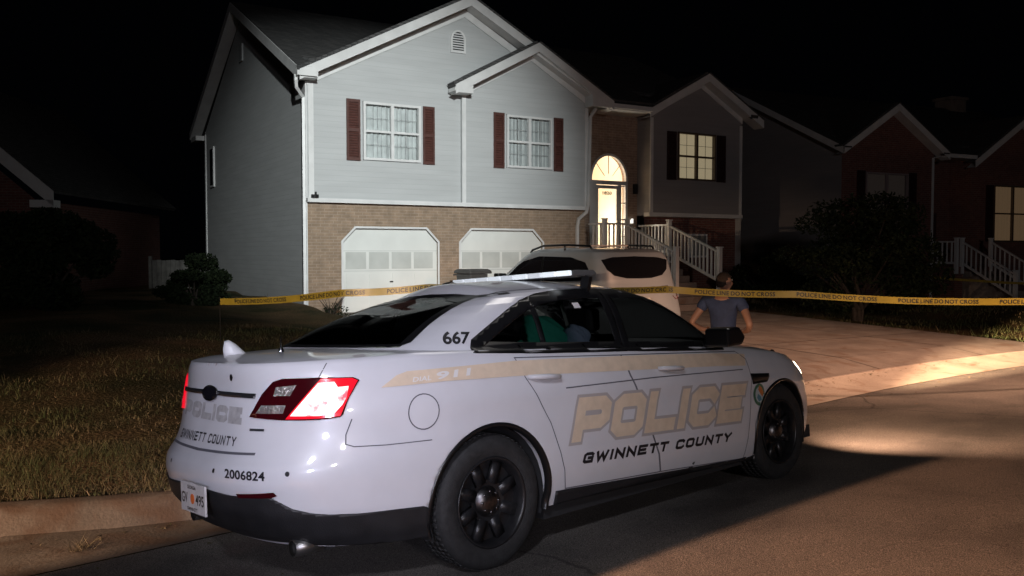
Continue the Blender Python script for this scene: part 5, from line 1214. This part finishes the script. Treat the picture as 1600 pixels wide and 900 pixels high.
# ------------------------------------------------------------ tape
def build_tape(name,label,pts,width,m,roll=(),text=True,seed=0):
    P=[Vector(p) for p in pts]; L=[0]
    for a,b in zip(P[:-1],P[1:]): L.append(L[-1]+(b-a).length)
    T_=L[-1]
    def pos(s):
        i=max(j for j in range(len(L)) if L[j]<=s+1e-6); i=min(i,len(P)-2); t=(s-L[i])/(L[i+1]-L[i]); p=P[i].lerp(P[i+1],t); sag=-.05*math.sin(math.pi*t)*(L[i+1]-L[i])/4; return p+Vector((0,0,sag)),(P[i+1]-P[i]).normalized()
    def fr(s,w,off):
        p,d=pos(max(0,min(T_-1e-4,s))); side=Vector((d.y,-d.x,0)).normalized(); a=interp(s,roll) if roll else .15*math.sin(s*1.3+seed)
        up=Vector((0,0,1))*math.cos(a)+side*math.sin(a); nn=side*math.cos(a)-Vector((0,0,1))*math.sin(a); rip=.006*math.sin(s*9+seed)
        return p+up*(w-width/2)+nn*(off+rip*(w/width))
    n=int(T_/.06); mb=MB(); vs=[fr(T_*i/n,w,0) for i in range(n+1) for w in (0,width*.5,width)]
    mb.add(vs,[(i*3+k,i*3+3+k,i*3+4+k,i*3+k+1) for i in range(n) for k in (0,1)])
    o=mb.build(name,m,None,True,fix=False); tag(o,label,'police tape')
    if text:
        q,w=stroke_text('POLICE LINE DO NOT CROSS' .replace('D','O').replace('R','P').replace('S','E'),.030,.042,.010,.010) if False else (None,None)
        fs,w,h=font_text('POLICE LINE DO NOT CROSS',.03,1.1); k=width*.62/h; wid=w*k*1.05; s0=.3
        while s0+wid<T_:
            for dirn in (1,):
                xo=0
                for wd in 'POLICE LINE DO NOT CROSS'.split():
                    fw,ww,hh=font_text(wd,.03,1.1); tb=MB()
                    for f in fw: tb.add([fr(s0+(xo+x)*k*1.05,width*.19+y*k,.0015) for x,y in f],[tuple(range(len(f)))])
                    tb.build('tape_lettering',BLACKV,o,fix=False); xo+=ww+.28
            s0+=wid+.22
    return o
# ------------------------------------------------------------ SUV
def build_suv():
    x0,y0=2.10,13.75; rot=math.atan2(math.cos(TH),-math.sin(TH))   # heading towards the garage
    S0=thing('parked_suv','white sport utility vehicle with black roof rails parked on the driveway facing the garage','suv',(x0,y0,zdrive(x0,y0)+.12),(0,0,rot))
    def ringpts(xr,xf,w,z,nr=7,nf=3.2,n=90):
        xm0,xm1=lerp(xr,xf,.2),lerp(xr,xf,.75); P=[]
        for i in range(n//3):
            t=math.pi/2*i/(n//3); P.append((xm0+(xr-xm0)*math.cos(t)**(2/nr),-w*math.sin(t)**(2/nr),z))
        for i in range(n//3): P.append((lerp(xm0,xm1,i/(n//3)),-w,z))
        for i in range(n//3+1):
            t=math.pi/2*(1-i/(n//3)); P.append((xm1+(xf-xm1)*max(0,math.cos(t))**(2/nf),-w*max(0,math.sin(t))**(2/nf),z))
        return P+[(x,-y,z) for x,y,z in P[::-1][1:-1]]
    def loft(name,lv,cap,m,holes=()):
        mb=MB(); R_=[ringpts(*l) for l in lv]; n=len(R_[0])
        for r in R_: mb.v+=r
        for j in range(len(R_)-1):
            for i in range(n): mb.f.append((j*n+i,j*n+(i+1)%n,(j+1)*n+(i+1)%n,(j+1)*n+i)); mb.mi.append(0)
        if cap: mb.f.append(tuple((len(R_)-1)*n+i for i in range(n))); mb.mi.append(0)
        V=[Vector(v) for v in mb.v]; F=list(mb.f); return V,F,mb
    def dens(tab,k=5):
        out=[]
        for a,b in zip(tab[:-1],tab[1:]):
            for i in range(k): out.append(tuple(lerp(p,q,i/k) for p,q in zip(a,b)))
        return out+[tab[-1]]
    low=dens([(.10,4.62,.83,.24),(.02,4.70,.88,.42),(.0,4.72,.885,.60),(.06,4.70,.885,.80),(.10,4.60,.865,.95),(.13,4.35,.83,1.03)])
    gh=dens([(.12,3.75,.83,1.02),(.15,3.55,.815,1.12),(.20,3.15,.785,1.32),(.26,2.80,.75,1.50),(.34,2.55,.71,1.60),(.50,2.3,.64,1.650),(.9,1.9,.45,1.675)])
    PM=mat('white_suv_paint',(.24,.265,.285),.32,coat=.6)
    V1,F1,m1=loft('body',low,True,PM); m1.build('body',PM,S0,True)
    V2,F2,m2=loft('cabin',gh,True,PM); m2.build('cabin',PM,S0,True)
    s=Surf([(V1,F1),(V2,F2)]); GLK=mat('dark_suv_glass',(.008,.008,.010),.06,coat=1)
    def P(name,faces,view,m,off=.004,thick=0):
        o=newobj(name,s.patch(faces,view,off,.05),m,S0,True); 
        if thick: md=o.modifiers.new('t','SOLIDIFY'); md.thickness=thick
        return o
    P('rear_window',[[(-.66,1.48),(-.60,1.33),(-.48,1.235),(-.25,1.19),(0,1.185),(.25,1.19),(.48,1.235),(.60,1.33),(.66,1.48),(.45,1.52),(0,1.535),(-.45,1.52)]],'B',GLK)
    for v in 'RL':
        P('side_window',[[(.42,1.16),(.42,1.30),(.56,1.44),(1.0,1.52),(1.95,1.53),(2.45,1.44),(2.85,1.27),(3.15,1.10),(1.8,1.09)]],v,GLK)
        P('window_pillar',[[(1.75,1.095),(1.82,1.095),(1.84,1.52),(1.77,1.52)]],v,TRIM,.006)
        P('tail_lamp',[[(.03,1.02),(.45,.98),(.40,.86),(.03,.84)]],v,mat('suv_lamp_lens',(.25,.01,.012),.2,coat=1),.006)
        P('wheel_arch_trim',strip([(1.0+.40*math.cos(t),.36+.40*math.sin(t)) for t in np.linspace(0,math.pi,20)],.05),v,BLACKPL,.006); P('wheel_arch_trim',strip([(3.72+.40*math.cos(t),.36+.40*math.sin(t)) for t in np.linspace(0,math.pi,20)],.05),v,BLACKPL,.006)
    P('windscreen',[[(-.68,1.10),(-.55,1.45),(0,1.52),(.55,1.45),(.68,1.10)]],'F',GLK)
    P('rear_bumper',[[(-.82,.30),(.82,.30),(.80,.52),(-.80,.52)]],'B',BLACKPL,.012,.02)
    P('number_plate',[[(-.15,.74),(.15,.74),(.15,.88),(-.15,.88)]],'B',mat('suv_plate',(.5,.5,.48),.4),.01); P('badge',[disc(0,1.02,.055,.03)],'B',CHROME,.012)
    P('badge',[[(-.42,1.06),(-.56,1.07),(-.56,1.045),(-.42,1.035)]],'B',mat('dark_badge',(.1,.1,.1),.3),.01)
    for sg in (-1,1):
        r=MB(); r.tube([(.55,.62*sg,1.62),(.62,.63*sg,1.70),(1.25,.66*sg,1.72),(1.95,.66*sg,1.71),(2.35,.63*sg,1.64),(2.42,.62*sg,1.60)],.018,8); r.tube([(1.30,.66*sg,1.72),(1.30,.65*sg,1.60)],.02,6); r.build('roof_rail',TRIM,S0,True)
        w=MB(); w.lathe([(.0,.10*sg),(.22,.10*sg),(.30,.11*sg),(.35,.08*sg),(.36,-.10*sg),(.0,-.10*sg)],(1.0,.80*sg,.36),'y',32); w.build('wheel',RUBBER,S0,True)
        w=MB(); w.lathe([(.0,.10*sg),(.22,.10*sg),(.30,.11*sg),(.35,.08*sg),(.36,-.10*sg),(.0,-.10*sg)],(3.72,.80*sg,.36),'y',32); w.build('wheel',RUBBER,S0,True)
        m_=MB(); m_.box(2.95,3.12,.90*sg-.09,.90*sg+.09,1.08,1.22); m_.obox((3.05,.83*sg,1.1),(3.03,.93*sg,1.12),.04,.04); m_.build('wing_mirror',TRIM,S0,bevel=.02)
    r=MB(); r.box(1.25,1.30,-.64,.64,1.70,1.725); r.box(1.95,2.0,-.64,.64,1.70,1.725); r.build('cross_bar',mat('worn_steel_bar',(.3,.28,.26),.4,metal=.7),S0)
    u=MB(); u.box(.3,4.3,-.7,.7,.22,.4); u.build('underbody',INTER,S0)
# ------------------------------------------------------------ bin
def build_bin():
    x,y=hw(3.78,-1.25); z=zdrive(x,y); b=thing('wheeled_bin','dark grey wheeled rubbish bin with domed lid by the garage pier','bin',(x,y,z),(0,0,TH+.15)); m=mat('dark_bin_plastic',(.045,.045,.045),.5,noise=(6,.2))
    q=MB(); pr=[]
    for z_,w,d in ((.0,.21,.22),(.9,.27,.31)): pr.append([(-w,-d,z_+.08),(w,-d,z_+.08),(w,d,z_+.08),(-w,d,z_+.08)])
    q.add(pr[0]+pr[1],[(3,2,1,0),(4,5,6,7),(0,1,5,4),(1,2,6,5),(2,3,7,6),(3,0,4,7)]); q.build('bin_body',m,b,bevel=.02)
    q=MB(); q.prism([(-.36,.985),(.36,.985),(.34,1.06),(.2,1.10),(-.2,1.10),(-.34,1.06)],'x',-.31,.36); q.build('lid',m,b,bevel=.02)
    q=MB(); q.tube([(-.28,.40,.95),(.28,.40,.95)],.018,8); q.obox((-.25,.30,.96),(-.25,.40,.95),.03,.03); q.obox((.25,.30,.96),(.25,.40,.95),.03,.03); q.build('handle',m,b)
    for s in (-1,1): q=MB(); q.lathe([(0,-.03),(.10,-.03),(.11,0),(.10,.03),(0,.03)],(.24*s,.24,.11),'x',18); q.build('wheel',RUBBER,b)
# ------------------------------------------------------------ person
def skin(name,verts,edges,rad,root,m,parent,sub=2,loc=None):
    me=bpy.data.meshes.new(name); me.from_pydata(verts,edges,[]); o=newobj(name,me,None,parent)
    md=o.modifiers.new('skin','SKIN'); sk=me.skin_vertices[0].data if me.skin_vertices else None
    if sk is None:
        bpy.context.view_layer.objects.active=o; 
        bm=bmesh.new(); bm.from_mesh(me); bm.verts.layers.skin.verify(); bm.to_mesh(me); bm.free(); sk=me.skin_vertices[0].data
    for i,r in enumerate(rad):
        sk[i].radius=r if isinstance(r,tuple) else (r,r); sk[i].use_root=(i==root)
    md.use_smooth_shade=True; s=o.modifiers.new('sub','SUBSURF'); s.levels=sub; s.render_levels=sub
    dg=bpy.context.evaluated_depsgraph_get(); dg.update(); me2=bpy.data.meshes.new_from_object(o.evaluated_get(dg)); o.modifiers.clear(); o.data=me2; me2.materials.clear(); me2.materials.append(m)
    for p in me2.polygons: p.use_smooth=True
    return o
def build_person():
    px,py=2.60,10.75; z=zlawn(px,py) if ll(px,py)[1]>foot(6) else -.1
    lo,la=ll(px,py); z=zdrive(px,py) if 0<hl(px,py)[0]<10.8 and la>foot(lo) else zs(lo,min(la,edge(lo)))
    T0=thing('person','person standing with back turned in dark blue t-shirt, hands on hips, behind the tape','person',(px,py,z-.09),(0,0,R(-30)))
    SK=mat('skin',(.30,.17,.12),.55,noise=(9,.08)); BL=mat('navy_shirt_cloth',(.03,.05,.115),.85,noise=(7,.25),bump=(14,.5)); PT=mat('black_trouser_cloth',(.012,.012,.016),.85); HR=mat('short_brown_hair',(.035,.022,.015),.8,bump=(90,.8)); SH=mat('black_boot',(.01,.01,.01),.5)
    # local: facing +y, x to the person's right
    V=[(0,0,.98),(0,-.01,1.12),(0,-.02,1.28),(0,-.03,1.42),(0,-.02,1.50),(0,.0,1.56)]; E=[(0,1),(1,2),(2,3),(3,4),(4,5)]; Rr=[(.155,.115),(.135,.10),(.165,.115),(.15,.10),(.060,.062),(.055,.058)]
    def add(p,par,r): V.append(p); Rr.append(r); E.append((par,len(V)-1)); return len(V)-1
    for s in (-1,1):
        sh=add((.20*s,-.03,1.415),3,(.062,.062)); a=add((.275*s,-.06,1.30),sh,.052); el=add((.365*s,-.15,1.135),a,.042); b=add((.31*s,-.02,1.06),el,.038); wr=add((.215*s,.075,1.03),b,.028)
        pl=add((.185*s,.13,1.015),wr,(.034,.018))
        for k,(dx,dz,ln) in enumerate(((-.00,.026,.075),(-.0,.009,.082),(0,-.009,.076),(0,-.026,.06))):
            f1=add((.17*s,.155,1.012+dz),pl,.0095); f2=add((.135*s,.165,1.008+dz),f1,.0085); add((.135*s-s*(ln-.04),.160,1.002+dz),f2,.0075)
        t1=add((.215*s,.115,1.045),wr,.011); add((.235*s,.09,1.075),t1,.009)
        hp=add((.095*s,0,.92),0,.098); kn=add((.12*s,.02,.50),hp,.062); ca=add((.125*s,-.01,.34),kn,.056); an=add((.13*s,-.01,.09),ca,.040); add((.14*s,.12,.05),an,(.042,.03))
    body=skin('body',V,E,Rr,0,SK,T0)
    # head turned to the person's right
    bm=bmesh.new(); bmesh.ops.create_uvsphere(bm,u_segments=32,v_segments=24,radius=1)
    for v in bm.verts:
        x,y,zz=v.co; v.co=Vector((x*.076,y*.096,zz*.118))
        if zz<-.2: v.co.x*=1-.30*ss(-.2,-1,zz); v.co.y=v.co.y*(1-.22*ss(-.2,-1,zz))+.014*ss(-.2,-.9,zz)
        if y<-.2 and zz>-.5: v.co.y*=1.05
        ax=abs(x)
        if y>.6: v.co.y-=.006
        if y>.75 and ax<.25 and -.42<zz<.12: v.co.y+=.030*(1-ax/.25)*(1-abs((zz+.25)/.36))    # nose
        if y>.6 and .15<ax<.5 and .02<zz<.28: v.co.y-=.008                                      # eye sockets
        if y>.7 and ax<.4 and -.66<zz<-.46: v.co.y+=.006                                         # lips
        if y>.6 and ax<.3 and zz<-.78: v.co.y+=.008
    me=bpy.data.meshes.new('head'); bm.to_mesh(me); bm.free()
    Mh=Matrix.Translation((0,.02,1.635))@Matrix.Rotation(R(-48),4,'Z')@Matrix.Rotation(R(6),4,'X')
    def skull(o): o.matrix_local=Mh; return o
    hd=skull(newobj('head',me,SK,T0,True))
    for s in (-1,1):
        e=MB(); e.lathe([(0,-.004),(.014,-.004),(.0155,0),(.012,.006),(.006,.004)],(.080*s,.0,-.005),'x',14); pe=[(x,y*.9-.004,(z_+.005)*1.9-.005) for x,y,z_ in e.v]; e.v=pe; skull(e.build('ear',SK,T0,True))
        q=MB(); q.lathe([(0,.0),(.008,.001),(.011,.006)],(.030*s,.083,.018),'y',10); skull(q.build('eye',mat('eye_white',(.5,.5,.5),.2) if s<0 else bpy.data.materials['eye_white'],T0))
    # hair: cap over the skull
    bm=bmesh.new(); bmesh.ops.create_uvsphere(bm,u_segments=40,v_segments=28,radius=1); dl=[]
    for v in bm.verts:
        x,y,zz=v.co; lim=-.45 if y<-.35 else lerp(-.45,.42,ss(-.35,.45,y)); 
        if zz<lim: dl.append(v)
        n=.0035*math.sin(x*31+y*17)+.003*math.sin(zz*41+y*23); v.co=Vector((x*(.082+n),y*(.106+n)-.002,zz*(.127+n)))
    bmesh.ops.delete(bm,geom=dl,context='VERTS'); me=bpy.data.meshes.new('hair'); bm.to_mesh(me); bm.free(); h=skull(newobj('hair',me,HR,T0,True)); h.modifiers.new('t','SOLIDIFY').thickness=.008
    # shirt, trousers, shoes
    V=[(0,0,.96),(0,-.01,1.12),(0,-.02,1.28),(0,-.03,1.42),(0,-.02,1.475)]; E=[(0,1),(1,2),(2,3),(3,4)]; Rr=[(.178,.14),(.165,.128),(.187,.138),(.168,.12),(.085,.080)]
    for s in (-1,1):
        sh=add((.205*s,-.03,1.415),3,(.080,.080)); add((.285*s,-.065,1.285),sh,.072)
    skin('t_shirt',V,E,Rr,0,BL,T0)
    V=[(0,0,.97)];E=[];Rr=[(.168,.128)]
    for s in (-1,1):
        hp=add((.098*s,0,.88),0,.112); kn=add((.12*s,.02,.50),hp,.085); add((.13*s,-.005,.09),kn,.070)
    skin('trousers',V,E,Rr,0,PT,T0)
    for s in (-1,1):
        V=[(.13*s,-.05,.05),(.135*s,.05,.055),(.145*s,.16,.04)]; skin('shoe',V,[(0,1),(1,2)],[(.055,.05),(.052,.052),(.046,.034)],1,SH,T0,2)
    q=MB(); q.lathe([(.172,-.02),(.178,-.02),(.178,.02),(.172,.02)],(0,0,0),'z',28); q.v=[(x,y*.77,z_+1.0) for x,y,z_ in q.v]; q.build('belt',SH,T0)
    q=MB(); q.box(.16,.21,-.06,.02,.90,1.04); q.build('radio_pouch',SH,T0,bevel=.01)
    return T0
# things on the back seat seen through the rear door glass
def build_jackets():
    def lump(name,label,cat,loc,sz,m,seed):
        bm=bmesh.new(); bmesh.ops.create_icosphere(bm,subdivisions=4,radius=1)
        for v in bm.verts:
            n=.22*math.sin(v.co.x*4+seed+v.co.z*2)+.20*abs(math.sin(v.co.z*5+seed*2+v.co.x*4))-.12+.09*math.sin(v.co.x*11+v.co.z*13); v.co=Vector((v.co.x*sz[0]*(1+n),v.co.y*sz[1]*(1+n),v.co.z*sz[2]*(1+n*.6)))
        me=bpy.data.meshes.new(name); bm.to_mesh(me); bm.free(); o=newobj(name,me,m,None,True); o.matrix_world=CARM@Matrix.Translation(loc); return tag(o,label,cat)
    lump('green_jacket','crumpled green jacket seen through the rear door window of the police sedan','jacket',(.86,-.48,1.17),(.24,.11,.17),mat('green_cloth',(.04,.42,.30),.8,bump=(9,.6)),1)
    lump('blue_bag','soft slate blue bag beside the green jacket behind the car window','bag',(1.06,-.60,1.15),(.10,.07,.13),mat('slate_blue_cloth',(.36,.46,.66),.8,bump=(9,.5)),2.4)
# ------------------------------------------------------------ assemble
build_ground(); build_house(); build_neighbours()
build_car(); build_suv(); build_bin(); build_jackets(); build_person(); build_plants()
TAPED=mat('dimmed_yellow_tape',(.22,.17,.03),.5)  # darker copy of the tape, dimness of the far stretch put into colour
TAPE=mat('yellow_tape_plastic',(.27,.21,.028),.35,noise=(6,.12))
build_tape('barrier_tape','long yellow tape with black lettering stretched behind the police sedan',[(-3.7,11.1,1.16),(-1.9,9.8,1.33),(-.9,9.6,1.40),(1.85,10.4,1.345),(3.4,10.45,1.285),(6.1,10.5,1.195),(9.5,10.7,1.14)],.082,TAPE)
build_tape('barrier_tape','thin pale stretch of far tape before the neighbouring steps at right',[(9.5,21.2,1.30),(12,22.6,1.05),(16,24.5,.95)],.06,TAPED,text=False)
s1=thing('tape_stake','thin metal stake on the dark lawn holding the left end of the yellow tape','stake',(-3.71,11.12,zlawn(-3.7,11.1)-.1)); q_=MB(); q_.tube([(0,0,0),(0,0,1.2-zlawn(-3.7,11.1)+.12)],.006,6); q_.build('rod',TRIM,s1)
